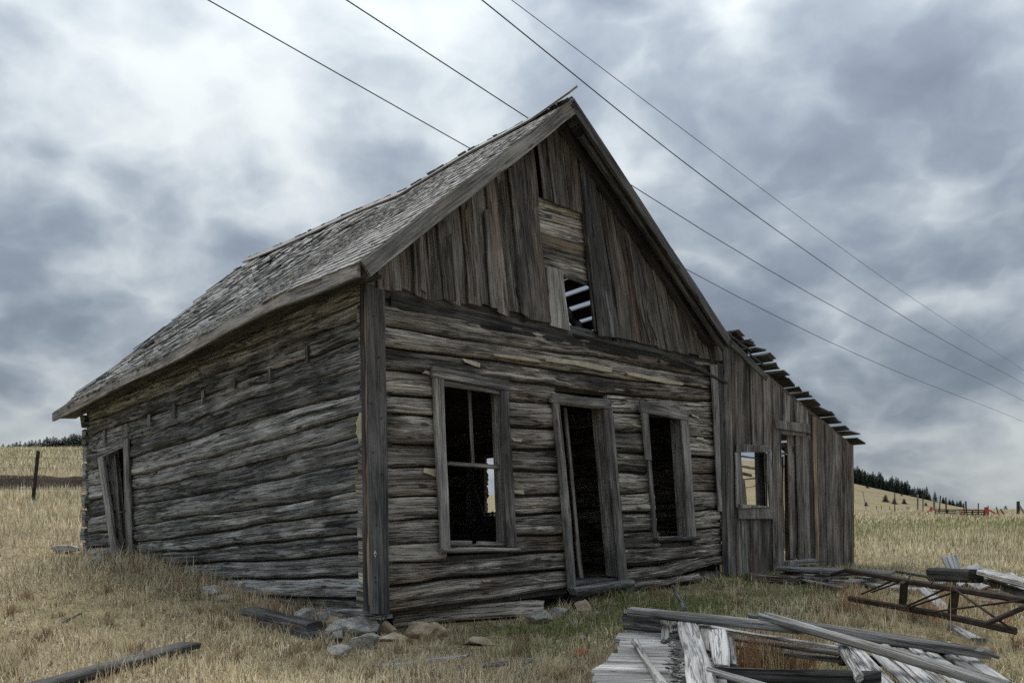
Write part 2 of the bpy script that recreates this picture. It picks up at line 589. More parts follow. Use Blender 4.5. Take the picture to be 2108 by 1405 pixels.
CTRL = []
for px, py, z in [(775, 1330, -0.21), (1000, 1300, -0.20), (1100, 1262, -0.17), (1300, 1215, -0.05), (1490, 1190, 0.0), (1752, 1166, -0.02),
                  (600, 1245, -0.05), (440, 1208, 0.05), (300, 1160, 0.21), (195, 1148, 0.21), (100, 1200, 0.08), (0, 1250, -0.02), (300, 1300, -0.13),
                  (600, 1380, -0.24), (100, 1400, -0.16), (1000, 1400, -0.24), (1500, 1300, -0.05), (1900, 1250, -0.0), (2100, 1300, -0.0), (1700, 1400, -0.06),
                  (0, 1120, 0.36), (2000, 1160, 0.0)]:
    g_ = G(px, py, z)
    CTRL.append((g_[0], g_[1], z))
CTRL += [(0, 0, -0.62), (-2, 0, -0.6), (2, 0, -0.6), (0, 2.5, -0.42), (0, -4, -0.9), (-5, 3, -0.4), (5, 3, -0.3)]
CTRL = np.array(CTRL)
YS = [-300, -10, 0, 4.8, 8, 12, 15, 24, 29.3, 29.9, 30.3, 90, 300, 430, 900, 3000]
ZL = [-3, -0.9, -0.6, -0.12, 0.02, 0.2, 0.40, 1.12, 1.50, 1.56, 2.06, 7.3, 17.5, 20, 16, 10]
ZR = [-3, -0.9, -0.6, -0.1, -0.06, 0, 0, 0.05, 0.11, 0.12, 0.13, 0.72, 0.62, 0.5, 0.4, 0.2]


def bank(x):
    return 0.55 * np.sin(x * 0.55) + 0.3 * np.sin(x * 1.7 + 1) + 0.15 * np.sin(x * 4.3)


def base_h(x, y):
    r = x / np.maximum(np.abs(y), 6.0)
    left = np.interp(y + bank(x) * np.exp(-((y - 30) / 4) ** 2), YS, ZL)
    right = np.interp(y, YS, ZR)
    w = sstep(-0.05, -0.46, r)
    w = w * sstep(4, 14, y) + (1 - sstep(4, 14, y)) * 0.3
    h = right * (1 - w) + left * w
    hill = np.clip((0.540 - r) / 0.138 * 12.6, 0, 24) * sstep(150, 425, y) * sstep(-0.15, 0.2, r)
    return h + hill


CB = CTRL[:, 2] - base_h(CTRL[:, 0], CTRL[:, 1])


def height(x, y, rough=True):
    x, y = np.asarray(x, float), np.asarray(y, float)
    b = base_h(x, y)
    d2 = (x[..., None] - CTRL[:, 0]) ** 2 + (y[..., None] - CTRL[:, 1]) ** 2
    w = 1 / (d2 + 0.15) ** 1.6
    wb = 1 / 9.0 ** 1.6
    res = (w * CB).sum(-1) / (w.sum(-1) + wb)
    h = b + res * (1 - sstep(14, 24, np.hypot(x, y)))
    if rough:
        near = 1 - sstep(25, 70, y)
        h = h + near * (0.018 * np.sin(x * 2.3 + 1.3 * np.sin(y * 1.7)) * np.sin(y * 2.1 + 0.7 * np.sin(x * 1.9))
                        + 0.010 * np.sin(x * 6.1 + y * 3.3) * np.sin(y * 5.7 - x * 2.2))
    return h


def hgt(x, y):
    return float(height(np.array([x]), np.array([y]))[0])


def axis(lo, hi, fine_lo, fine_hi, step, grow):
    a = list(np.arange(fine_lo, fine_hi, step))
    s, x = step, fine_hi
    while x < hi:
        a.append(x)
        s *= grow
        x += s
    a.append(hi)
    s, x = step, fine_lo
    while x > lo:
        s *= grow
        x -= s
        a.insert(0, max(x, lo))
    return np.array(a)


def ground_mat():
    m = bpy.data.materials.new("prairie_soil")
    m.use_nodes = True
    t = NT(m.node_tree)
    t.n.clear()
    co = t.new("ShaderNodeTexCoord").outputs["Object"]
    n1 = t.noise(co, 0.35, 5, 0.6)
    n2 = t.noise(co, 3.1, 6, 0.62)
    n3 = t.noise(co, 26.0, 5, 0.65)
    n4 = t.noise(t.vmath('MULTIPLY', co, (0.02, 0.09, 0.02)), 1.0, 5, 0.6)
    g = t.math('ADD', t.math('MULTIPLY', n2, 0.45), t.math('MULTIPLY', n3, 0.55))
    col = t.ramp(g, [(0.36, (0.10, 0.078, 0.046)), (0.5, (0.25, 0.20, 0.12)), (0.64, (0.42, 0.35, 0.21))])
    gr = t.rng(t.math('ADD', t.math('MULTIPLY', n1, 0.5), t.math('MULTIPLY', n4, 0.5)), 0.46, 0.60, 0.0, 0.55)
    col = t.mix(gr, col, c4(0.125, 0.125, 0.055))
    sp = t.new("ShaderNodeSeparateXYZ")
    t.put(sp.inputs[0], t.new("ShaderNodeNewGeometry").outputs["Normal"])
    steep = t.rng(sp.outputs[2], 0.92, 0.97, 1.0, 0.0)
    col = t.mix(steep, col, t.mix(t.rng(n3, 0.5, 0.6), c4(0.035, 0.026, 0.018), c4(0.13, 0.10, 0.075)))
    b = t.new("ShaderNodeBump")
    b.inputs["Strength"].default_value = 0.7
    b.inputs["Distance"].default_value = 0.04
    t.put(b.inputs["Height"], g)
    p = t.new("ShaderNodeBsdfPrincipled")
    t.put(p.inputs["Base Color"], col)
    p.inputs["Roughness"].default_value = 0.95
    p.inputs["Specular IOR Level"].default_value = 0.1
    t.l.new(b.outputs[0], p.inputs["Normal"])
    o = t.new("ShaderNodeOutputMaterial")
    t.l.new(p.outputs[0], o.inputs[0])
    return m


gx = axis(-2500, 2500, -9, 9, 0.16, 1.055)
gy = np.unique(np.concatenate([axis(-300, 3000, 2.5, 16, 0.16, 1.05), np.arange(28.4, 31.6, 0.13)]))
GXX, GYY = np.meshgrid(gx, gy)
GZ = height(GXX.ravel(), GYY.ravel())
nx, ny = len(gx), len(gy)
me = bpy.data.meshes.new("ground")
idx = np.arange(nx * ny).reshape(ny, nx)
quads = np.stack([idx[:-1, :-1], idx[:-1, 1:], idx[1:, 1:], idx[1:, :-1]], -1).reshape(-1, 4)
me.from_pydata(np.stack([GXX.ravel(), GYY.ravel(), GZ], -1).tolist(), [], quads.tolist())
me.polygons.foreach_set("use_smooth", np.ones(len(quads), bool))
me.materials.append(ground_mat())
ground = bpy.data.objects.new("ground", me)
COL.objects.link(ground)
tag(ground, "rolling dry prairie grassland around the cabin", None, None, "structure")

# ------------------------------------------------------------------ the cabin
cabin = empty("log_cabin", HOUSE_AT, HOUSE_RZ)
tag(cabin, "abandoned grey log cabin with gabled shingle roof and plank lean-to", "cabin")
OUT_F, OUT_S = V(0, -1, 0), V(-1, 0, 0)
UP = V(0, 0, 1)


def line_u(top, bot, z):
    """u of a leaning front line at height z"""
    a, b = F(*top), F(*bot)
    return a[0] + (b[0] - a[0]) * (z - a[2]) / (b[2] - a[2])


def box_rings(lo, hi):
    lo, hi = np.asarray(lo, float), np.asarray(hi, float)
    return [[(x, lo[1], lo[2]), (x, hi[1], lo[2]), (x, hi[1], hi[2]), (x, lo[1], hi[2])] for x in (lo[0], hi[0])]


# openings of the front wall: (left line top, bottom), (right line top, bottom), head z, sill z
OPEN_F = []
for (lt, lb, rt, rb) in [((899, 775), (914, 1131), (1039, 800), (1055, 1125)),
                         ((1141, 815), (1175, 1208), (1252, 838), (1283, 1192)),
                         ((1322, 835), (1352, 1110), (1407, 850), (1426, 1106))]:
    OPEN_F.append((lt, lb, rt, rb, (F(*lt)[2] + F(*rt)[2]) / 2, (F(*lb)[2] + F(*rb)[2]) / 2))
YL = [622, 670, 720, 764, 811, 856, 909, 965, 1022, 1072, 1120, 1160, 1206, 1262]
YR = [742, 775, 800, 827, 860, 901, 941, 975, 1013, 1047, 1087, 1118, 1143, 1178]
rl = random.Random(5)
core = Geo()
front_logs = []
JF = [wav(0.020, 2.4, rl) for _ in range(15)]
for i in range(13):
    ul, ur = F(780, 900)[0], F(1475, 900)[0]
    zl0, zl1 = F(797, YL[i + 1])[2], F(797, YL[i])[2]
    zr0, zr1 = F(1465, YR[i + 1])[2], F(1465, YR[i])[2]
    uL, uR = F(797, 900)[0], F(1465, 900)[0]

    def zz(u, a, b):
        return a + (b - a) * (u - uL) / (uR - uL)
    zm = (zl0 + zl1 + zr0 + zr1) / 4
    if i == 12:
        ur = F(1165, 1200)[0]                      # the sill log breaks off under the doorway
    end_r = line_u((1462, 780), (1490, 1180), zm) if i < 12 else ur
    cuts = []
    for (lt, lb, rt, rb, zh, zs) in OPEN_F:
        mid_u = (line_u(lt, lb, zm) + line_u(rt, rb, zm)) / 2
        zloc = (zz(mid_u, zl0, zr0) + zz(mid_u, zl1, zr1)) / 2
        if zs - 0.02 < zloc < zh + 0.04:
            cuts.append((line_u(lt, lb, zm), line_u(rt, rb, zm)))
    spans, u0 = [], ul
    for a, b in cuts:
        spans.append((u0, a))
        u0 = b
    spans.append((u0, end_r))
    for a, b in spans:
        if b - a < 0.05:
            continue
        gap = rl.choice((0.002, 0.004, 0.007, 0.011, 0.018))
        pr = rl.uniform(0.000, 0.045)
        rg = log_rings(V(a, 0, zz(a, zl0, zr0) + gap), V(a, 0, zz(a, zl1, zr1) - gap), V(b, 0, zz(b, zl0, zr0) + gap), V(b, 0, zz(b, zl1, zr1) - gap),
                       OUT_F, 0.135, pr, rl, rag=0.012, flat=rl.uniform(4.0, 9.0), fl=JF[i + 1], fh=JF[i], x0=a, tilt=rl.uniform(-0.005, 0.022))
        front_logs.append(rg)
        core.loft([[(u, y, z) for y, z in ((0.045, zz(u, zl0, zr0) - 0.03), (0.12, zz(u, zl0, zr0) - 0.03), (0.12, zz(u, zl1, zr1) + 0.03), (0.045, zz(u, zl1, zr1) + 0.03))] for u in (a, b)])
front_wall = core.build("front_wall", 'core', cabin)
for rg in front_logs:
    Geo().loft(rg, smooth=True).build("log", 'log', front_wall)
# rotten sill timbers right of the doorway and under the corner
for (x0, y0, x1, y1, h, v, mt) in [(1283, 1188, 1488, 1150, 0.17, 0.0, 'log'), (1180, 1232, 1480, 1180, 0.13, 0.02, 'dark'), (1300, 1212, 1440, 1186, 0.10, -0.12, 'log')]:
    a, b = F(x0, y0, v), F(x1, y1, v)
    rg = log_rings(a - UP * h / 2, a + UP * h / 2, b - UP * h / 2, b + UP * h * 0.4, OUT_F, 0.2, 0.05, rl, rag=0.05, flat=2.2, wob=0.03)
    Geo().loft(rg, smooth=True).build("sill_log", mt, front_wall)
# remnants of pale chinking
for (x, y, w, h) in [(968, 746, 17, 6), (879, 768, 7, 7), (885, 877, 9, 6), (886, 971, 12, 7), (1061, 905, 10, 5), (1065, 1012, 14, 6), (802, 900, 8, 6), (1440, 902, 14, 4), (1430, 855, 13, 3),
                     (1315, 877, 22, 4), (1090, 864, 20, 3), (1000, 1195, 10, 3), (1110, 1193, 14, 3), (1145, 908, 8, 4)]:
    c = F(x, y, -0.02)
    kx, kz = w / FOC * 9.5, h / FOC * 9.0
    d = V(kx, 0, -kx * rl.uniform(0.02, 0.2))
    slab("chinking", c - d - UP * kz * rl.uniform(.3, 1), c - d + UP * kz * rl.uniform(.3, 1), c + d - UP * kz * rl.uniform(.3, 1), c + d + UP * kz * rl.uniform(.3, 1),
         OUT_F, 0.012, 'chink', front_wall, wave=0.010, warp=0.006, rag=0.025, seg=6)
# long split strip of pale chinking on the upper logs
for (x0, y0, x1, y1, h) in [(1118, 738, 1262, 762, 5), (1020, 733, 1110, 744, 3), (1290, 770, 1400, 789, 4)]:
    a, b = F(x0, y0, -0.03), F(x1, y1, -0.03)
    hh = h / FOC * 9.0
    slab("chinking", a - UP * hh, a + UP * hh, b - UP * hh, b + UP * hh, OUT_F, 0.02, 'chink', front_wall, wave=0.012, rag=0.05)

# ---- side wall
ZS = [2.86, 2.70, 2.54, 2.36, 2.14, 1.92, 1.70, 1.52, 1.32, 1.07, 0.87, 0.70, 0.53, 0.32, 0.13, -0.06]
VB = 7.05                                           # back corner
SD_L = ((206, 938), (240, 1156))                      # side doorway lines (far jamb, near jamb)
SD_R = ((262, 915), (273, 1150))


def side_v(top, bot, z):
    a, b = S(*top), S(*bot)
    return a[1] + (b[1] - a[1]) * (z - a[2]) / (b[2] - a[2])


def drop(z0, v):
    return z0 - v * (0.056 + 0.022 * min(1, max(0, (2.7 - z0) / 1.4)))


core = Geo()
side_logs = []
JS = [wav(0.024, 2.8, rl) for _ in range(17)]
for i in range(15):
    z1, z0 = ZS[i], ZS[i + 1]
    zm5 = drop((z0 + z1) / 2, 5.6)
    spans = [(0.02, VB - 0.02)]
    zt = (S(*SD_L[0])[2] + S(*SD_R[0])[2]) / 2
    if zm5 < zt + 0.03:
        va, vb = side_v(*SD_R, zm5) + 0.03, side_v(*SD_L, zm5) - 0.02
        spans = [(0.02, va), (vb, VB - 0.02 + rl.uniform(-0.1, 0.03))]
    for a, b in spans:
        gap = rl.choice((0.001, 0.003, 0.006, 0.010, 0.015))
        rg = log_rings(V(0, a, drop(z0, a) + gap), V(0, a, drop(z1, a) - gap), V(0, b, drop(z0, b) + gap), V(0, b, drop(z1, b) - gap),
                       OUT_S, 0.19, rl.uniform(0.0, 0.040), rl, rag=0.02, flat=rl.uniform(5.0, 11.0), fl=JS[i + 1], fh=JS[i], x0=a, tilt=rl.uniform(-0.008, 0.020))
        side_logs.append(rg)
        core.loft([[(x, v, z) for x, z in ((0.045, drop(z0, v) - 0.03), (0.12, drop(z0, v) - 0.03), (0.12, drop(z1, v) + 0.03), (0.045, drop(z1, v) + 0.03))] for v in (a, b)])
side_wall = core.build("side_wall", 'core', cabin)
for rg in side_logs:
    Geo().loft(rg, smooth=True).build("log", 'log_side', side_wall)
for (x, y, h) in [(634, 727, 34), (557, 775, 30), (484, 793, 16), (420, 818, 30), (361, 846, 28), (309, 866, 24), (261, 884, 22), (217, 898, 22)]:
    a, b = S(x, y - h / 2, -0.03), S(x, y + h / 2, -0.03)
    w = V(0, 0.025, 0)
    slab("wedge", b - w, b + w, a - w, a + w, OUT_S, 0.022, 'log_side', side_wall, rag=0.015)
# dovetailed log ends showing at the corner, and at the back corner
for i in range(14):
    z1, z0 = ZS[i + 1] + 0.10, ZS[i + 2] + 0.10
    jut = rl.uniform(-0.01, 0.03)
    g = Geo().loft(log_rings(V(-0.05 - jut, 0.10, z0 + 0.012), V(-0.05 - jut, 0.10, z1 - 0.012), V(0.12, 0.10, z0 + 0.012), V(0.12, 0.10, z1 - 0.012), OUT_F, 0.17, 0.075 + rl.uniform(-.01, .01), rl, rag=0.012, flat=5, wob=0.005), smooth=False)
    g.build("log_end", 'log', front_wall)
    zz0, zz1 = drop(z0, VB), drop(z1, VB)
    g = Geo().loft(log_rings(V(-0.05 - jut, VB, zz0 + 0.012), V(-0.05 - jut, VB, zz1 - 0.012), V(0.12, VB, zz0 + 0.012), V(0.12, VB, zz1 - 0.012), OUT_F, 0.17, 0.075, rl, rag=0.012, flat=5, wob=0.005), smooth=False)
    g.build("log_end", 'log_side', side_wall)
g = S(742, 880, -0.07)
rg = []
for q in np.linspace(-1, 1, 7):
    s = math.sqrt(max(0.04, 1 - q * q)) * rl.uniform(0.75, 1.2)
    rg.append([g + V(math.cos(a) * 0.03 * s * rl.uniform(.5, 1.2), math.sin(a) * 0.055 * s * rl.uniform(.6, 1.3), -q * 0.13) for a in np.linspace(0, 6.28, 9)[:-1]])
Geo().loft(rg, smooth=True).build("chinking", 'chink', side_wall)

# ---- corner board, with a bare split edge
a0, b0, a1, b1 = F(760, 1261, -0.07), F(799, 1262, -0.07), F(750, 588, -0.07), F(788, 600, -0.07)
cbd = slab("corner_board", a0, b0, a1, b1, OUT_F, 0.035, 'dark', cabin, wave=0.004, rag=0.004, cham=0.05)
for (x, y) in [(772, 1140), (772, 1187), (773, 1197), (764, 830), (785, 860), (768, 930), (787, 975), (775, 1080), (770, 650), (780, 735)]:
    c = F(x, y, -0.106)
    rod("nail_head", [c, c + OUT_F * 0.006], 0.008, 'iron', cbd)
c = F(772, 1139, -0.107)
g = Geo().loft([[c + V(0, y, 0) + q for q in (V(0, 0, .032), V(.014, 0, 0), V(0, 0, -.032), V(-.014, 0, 0))] for y in (0, -0.004)])
g.build("white_tag", 'white', cbd)
pts = []
for k in range(22):
    q = k / 21
    p = F(757 + 8 * q + rl.uniform(-1.2, 1.2), 600 + q * 645, -0.075)
    pts.append(p)
rg = [[p + V(-0.010, -0.012, 0), p + V(0.010, -0.02, 0), p + V(0.010, 0.03, 0), p + V(-0.012 * rl.uniform(.3, 1.6), 0.03, 0)] for p in pts]
Geo().loft(rg).build("split_edge", 'tan', cbd)
beam("corner_post", F(772, 1255, 0.02) + V(-0.03, 0, 0), F(764, 592, 0.02) + V(-0.03, 0, 0), 0.12, 0.11, 'dark', cabin, up=(0, 1, 0))


# ---- openings: casings, linings, sashes
def fboard(name, bl, br, tl, tr, v, th, mat, parent, **kw):
    return slab(name, F(*bl, v), F(*br, v), F(*tl, v), F(*tr, v), OUT_F, th, mat, parent, **kw)


def lining(name, bot, top, v0, v1, du, mat, parent):
    """jamb board lining an opening, from depth v0 to v1 behind the casing edge"""
    b, t = F(*bot, v0), F(*top, v0)
    dv = V(0, v1 - v0, 0)
    return slab(name, b, b + dv, t, t + dv, V(du, 0, 0), 0.025, mat, parent, wave=0.003, rag=0.004)


CV = -0.045
win = slab("window", F(909, 1117, 0.0), F(909, 1117, 0.20), F(1038, 1121, 0.0), F(1038, 1121, 0.20), -UP, 0.03, 'casing', cabin)   # its sill lining
fboard("casing", (904, 1128), (924, 1128), (887, 777), (911, 781), CV, 0.03, 'casing', win)
fboard("casing", (1039, 1125), (1061, 1125), (1027, 803), (1044, 806), CV, 0.03, 'casing', win)
fboard("head_casing", (886, 777), (886, 754), (1046, 805), (1044, 783), CV - 0.006, 0.034, 'casing', win)
fboard("stop", (911, 795), (910, 783), (1026, 812), (1026, 802), -0.03, 0.02, 'casing', win)
fboard("sill", (904, 1136), (905, 1126), (1063, 1136), (1062, 1127), CV - 0.02, 0.06, 'casing', win)
lining("jamb", (1039, 1121), (1026, 800), -0.02, 0.10, 0.5, 'casing', win)
lining("jamb", (923, 1118), (911, 785), -0.02, 0.19, -0.5, 'casing', win)
fboard("sash_stile", (1025, 1114), (1034, 1114), (1014, 808), (1022, 808), 0.05, 0.03, 'casing', win)
fboard("sash_rail", (919, 958), (919, 949), (1030, 966), (1029, 957), 0.03, 0.03, 'casing', win, wave=0.002)
fboard("muntin", (969, 954), (975, 954), (961, 800), (967, 800), 0.035, 0.022, 'casing', win, wave=0.002)
fboard("sash_rail", (923, 1122), (923, 1112), (965, 1123), (965, 1112), 0.0, 0.03, 'casing', win, rag=0.02)
fboard("sash_rail", (979, 1123), (983, 1113), (1034, 1124), (1034, 1115), 0.0, 0.03, 'casing', win, rag=0.02)
slab("head_lining", F(910, 790, 0), F(910, 790, 0.2), F(1028, 806, 0), F(1028, 806, 0.2), UP, 0.03, 'casing', win)

door = slab("doorway", F(1180, 1196, -0.03), F(1180, 1190, 0.28), F(1272, 1190, -0.03), F(1272, 1184, 0.28), -UP, 0.05, 'grey', cabin, wave=0.004)
fboard("casing", (1167, 1209), (1184, 1204), (1132, 812), (1148, 815), CV, 0.032, 'casing', door, wave=0.006)
fboard("casing", (1271, 1194), (1289, 1191), (1239, 836), (1258, 840), CV, 0.032, 'casing', door, wave=0.006)
fboard("head_casing", (1131, 829), (1132, 808), (1254, 842), (1251, 822), CV - 0.006, 0.036, 'casing', door, wave=0.006)
fboard("sill", (1170, 1222), (1168, 1208), (1290, 1203), (1289, 1190), CV - 0.05, 0.12, 'grey', door, wave=0.006)
lining("jamb", (1270, 1186), (1239, 836), -0.02, 0.14, 0.5, 'casing', door)
lining("jamb", (1183, 1196), (1148, 825), -0.02, 0.16, -0.5, 'casing', door)
fboard("door_stop", (1191, 1188), (1198, 1187), (1157, 838), (1163, 838), 0.10, 0.03, 'board', door)
slab("head_lining", F(1146, 832, 0), F(1146, 832, 0.2), F(1241, 842, 0), F(1241, 842, 0.2), UP, 0.03, 'casing', door)

win2 = slab("window", F(1346, 1104, 0.0), F(1346, 1104, 0.18), F(1416, 1102, 0.0), F(1416, 1102, 0.18), -UP, 0.03, 'casing', cabin)
fboard("casing", (1326, 944), (1337, 942), (1315, 832), (1330, 836), CV, 0.03, 'casing', win2, rag=0.03)
fboard("casing", (1343, 1109), (1350, 1108), (1327, 900), (1334, 900), CV + 0.012, 0.03, 'casing', win2)
fboard("casing", (1414, 1105), (1431, 1103), (1397, 845), (1412, 846), CV, 0.03, 'casing', win2)
fboard("head_casing", (1315, 847), (1314, 824), (1411, 866), (1409, 845), CV - 0.006, 0.034, 'casing', win2)
fboard("sill", (1346, 1113), (1346, 1106), (1433, 1111), (1432, 1103), CV - 0.02, 0.06, 'grey', win2)
lining("jamb", (1414, 1104), (1397, 846), -0.02, 0.12, 0.5, 'casing', win2)
lining("jamb", (1349, 1106), (1330, 846), -0.02, 0.18, -0.5, 'casing', win2)
slab("head_lining", F(1328, 848, 0), F(1328, 848, 0.2), F(1400, 860, 0), F(1400, 860, 0.2), UP, 0.03, 'casing', win2)


def sboard(name, bl, br, tl, tr, u, th, mat, parent, **kw):
    return slab(name, S(*bl, u), S(*br, u), S(*tl, u), S(*tr, u), OUT_S, th, mat, parent, **kw)


sdoor = sboard("side_doorway", (246, 1150), (265, 1148), (214, 938), (245, 925), 0.10, 0.03, 'grey', cabin)     # the leaf that fills the far side
sboard("casing", (236, 1157), (246, 1156), (206, 944), (214, 940), -0.04, 0.035, 'casing', sdoor)
sboard("casing", (243, 1156), (247, 1155), (212, 941), (218, 938), -0.02, 0.05, 'casing', sdoor)
sboard("casing", (270, 1150), (276, 1148), (258, 908), (267, 900), -0.04, 0.035, 'casing', sdoor)
sboard("head_casing", (206, 944), (204, 918), (262, 918), (264, 902), -0.035, 0.03, 'log_side', sdoor)
sboard("rail", (248, 1057), (248, 1053), (263, 1051), (263, 1047), 0.0, 0.03, 'casing', sdoor)
sboard("edge_strip", (255, 1150), (259, 1150), (237, 935), (240, 934), 0.05, 0.03, 'casing', sdoor)
sboard("jamb", (266, 1150), (271, 1150), (256, 915), (260, 915), 0.02, 0.03, 'casing', sdoor)

# ---- roof
RV = -0.28
AP, EL, ER = F(1177, 206, RV), F(742, 541, RV), F(1503, 703, RV)
rid = [AP] + [S(px, py, AP[0]) for px, py in ((975, 309), (840, 396), (700, 455), (515, 531))]
eav = [EL] + [S(px, py, EL[0]) for px, py in ((577, 606), (453, 673), (293, 757), (170, 819), (112, 852))]
rid_v, rid_z = [p[1] for p in rid], [p[2] for p in rid]
eav_v, eav_z = [p[1] for p in eav], [p[2] for p in eav]
V_R1, V_E1 = rid_v[-1], eav_v[-1]


def roof_pt(side, q, t):
    """side -1 left slope, +1 right slope; q 0..1 front to back; t 0 ridge .. 1 eave"""
    vr = RV + (V_R1 - RV) * q
    zr = np.interp(vr, rid_v, rid_z)
    if side < 0:
        ve = RV + (V_E1 - RV) * q
        e = V(EL[0], ve, np.interp(ve, eav_v, eav_z))
    else:
        ve = RV + (V_R1 - RV) * q
        e = V(ER[0], ve, ER[2] - 0.05 * (ve - RV))
    r = V(AP[0], vr, zr)
    p = r + (e - r) * t
    p[2] -= 0.035 * 4 * t * (1 - t) * min(1, q * 4) + 0.02 * math.sin(q * 9) * (1 - t)
    return p


def roof_frame(side, q, t):
    p = roof_pt(side, q, t)
    a = unit(roof_pt(side, min(1, q + 0.02), t) - roof_pt(side, max(0, q - 0.02), t))
    up = unit(roof_pt(side, q, max(0, t - 0.02)) - roof_pt(side, q, min(1, t + 0.02)))
    n = unit(np.cross(a, up)) * (1 if side > 0 else -1)
    if n[2] < 0:
        n = -n
    up = unit(np.cross(n, a))
    if up[2] < 0:
        up = -up
    return p, a, up, n


g = Geo()
rr = random.Random(21)
for side in (-1, 1):
    nb = 15
    for b in range(nb):
        t0, t1 = b / nb + 0.003, (b + 1) / nb - rr.uniform(0.002, 0.008)
        spans = [(0.0, 1.0)]
        if side > 0 and b in (8, 9, 10, 11):
            t1 -= 0.012
        if side > 0 and b in (12, 13):                 # a hole where the far slope has fallen in
            spans = [(0.0, 0.15 + 0.03 * (b - 12)), (0.33 + 0.05 * (13 - b), 1.0)]
        for qa, qb in spans:
            rings = []
            for k in range(13):
                q = qa + (qb - qa) * k / 12
                p0, _, _, n = roof_frame(side, q, t0)
                p1 = roof_pt(side, q, t1)
                rings.append([p0 - n * 0.012, p1 - n * 0.012, p1 - n * 0.038, p0 - n * 0.038])
            g.loft(rings)
    for k in range(9):                               # rafters
        q = 0.03 + 0.94 * k / 8
        rings = []
        for t in (0.02, 0.35, 0.7, 0.96):
            p, a, _, n = roof_frame(side, q, t)
            rings.append([p - n * 0.04 - a * 0.03, p - n * 0.04 + a * 0.03, p - n * 0.15 + a * 0.03, p - n * 0.15 - a * 0.03])
        g.loft(rings)
roof = g.build("roof", 'dark', cabin)
# rake boards on the front edge
for side, E in ((-1, EL), (1, ER)):
    pts = [roof_pt(side, 0, t) for t in np.linspace(0, 1, 12)]
    dn = unit(np.cross(unit(pts[-1] - pts[0]), V(0, 1, 0)))
    if dn[2] > 0:
        dn = -dn
    wd = 0.125 if side < 0 else 0.10
    f1 = wav(0.006, 0.8, rr)
    rings = [[p + V(0, -0.03, 0) + dn * (-0.012 + f1(i * .3)), p + V(0, 0.005, 0) + dn * -0.012, p + V(0, 0.005, 0) + dn * wd, p + V(0, -0.03, 0) + dn * (wd + f1(i * .3 + 2))] for i, p in enumerate(pts)]
    Geo().loft(rings).build("rake_board", 'casing' if side < 0 else 'dark', roof)
    # return board behind the rake, under the soffit
    rings = [[p + V(0, 0.04, 0) + dn * 0.03, p + V(0, 0.075, 0) + dn * 0.03, p + V(0, 0.075, 0) + dn * 0.14, p + V(0, 0.04, 0) + dn * 0.14] for p in pts[1:]]
    Geo().loft(rings).build("rake_board", 'dark', roof)
# fascia board along the left eave
rings = []
for k in range(25):
    q = k / 24
    p, a, up, n = roof_frame(-1, q, 1.0)
    h = 0.115 + 0.012 * math.sin(q * 17)
    rings.append([p + V(-0.03, 0, 0.0), p + V(0.0, 0, 0.0), p + V(0.0, 0, -h), p + V(-0.03, 0, -h)])
Geo().loft(rings).build("fascia_board", 'casing', roof)
rings = []
for k in range(25):
    p = roof_pt(-1, 0.01 + 0.98 * k / 24, 1.0)
    rings.append([p + V(0.0, 0, -0.045), p + V(0.26, 0, -0.03), p + V(0.26, 0, -0.06), p + V(0.0, 0, -0.075)])
Geo().loft(rings).build("soffit_board", 'dark', roof)
# ridge boards, the near tip kicked up
for side in (-1, 1):
    rings = []
    for k in range(16):
        q = k / 15
        p, a, up, n = roof_frame(side, q, 0.0)
        lift = 0.022 + (0.06 * max(0, 1 - q * 14) if side < 0 else 0)
        ext = V(0, -0.12 if k == 0 and side < 0 else 0, 0)
        p = p + ext
        rings.append([p + n * lift - up * 0.15, p + n * lift + up * 0.02, p + n * (lift + 0.02) + up * 0.02, p + n * (lift + 0.02) - up * 0.15])
    Geo().loft(rings).build("ridge_board", 'dark' if side > 0 else 'shingle', roof)

# shingles
SH_MESH = []


def shingle_rings(w, l, th, rnd):
    f = wav(0.004, 0.3, rnd)
    sk = rnd.uniform(-0.008, 0.008)
    cup = rnd.uniform(-0.003, 0.005)
    rings = []
    for y, h in ((0.0, th), (l * 0.5, th * 0.6), (l, th * 0.25)):
        c = cup * (1 - y / l)
        rings.append([(-w / 2 + sk + f(y), y, 0), (w / 2 + sk, y, 0), (w / 2 + sk, y, h + c), (0, y, h), (-w / 2 + sk + f(y), y, h + c)])
    rings[0][0] = (rings[0][0][0], rnd.uniform(-0.012, 0.006), 0)
    rings[0][1] = (rings[0][1][0], rnd.uniform(-0.012, 0.006), 0)
    return rings


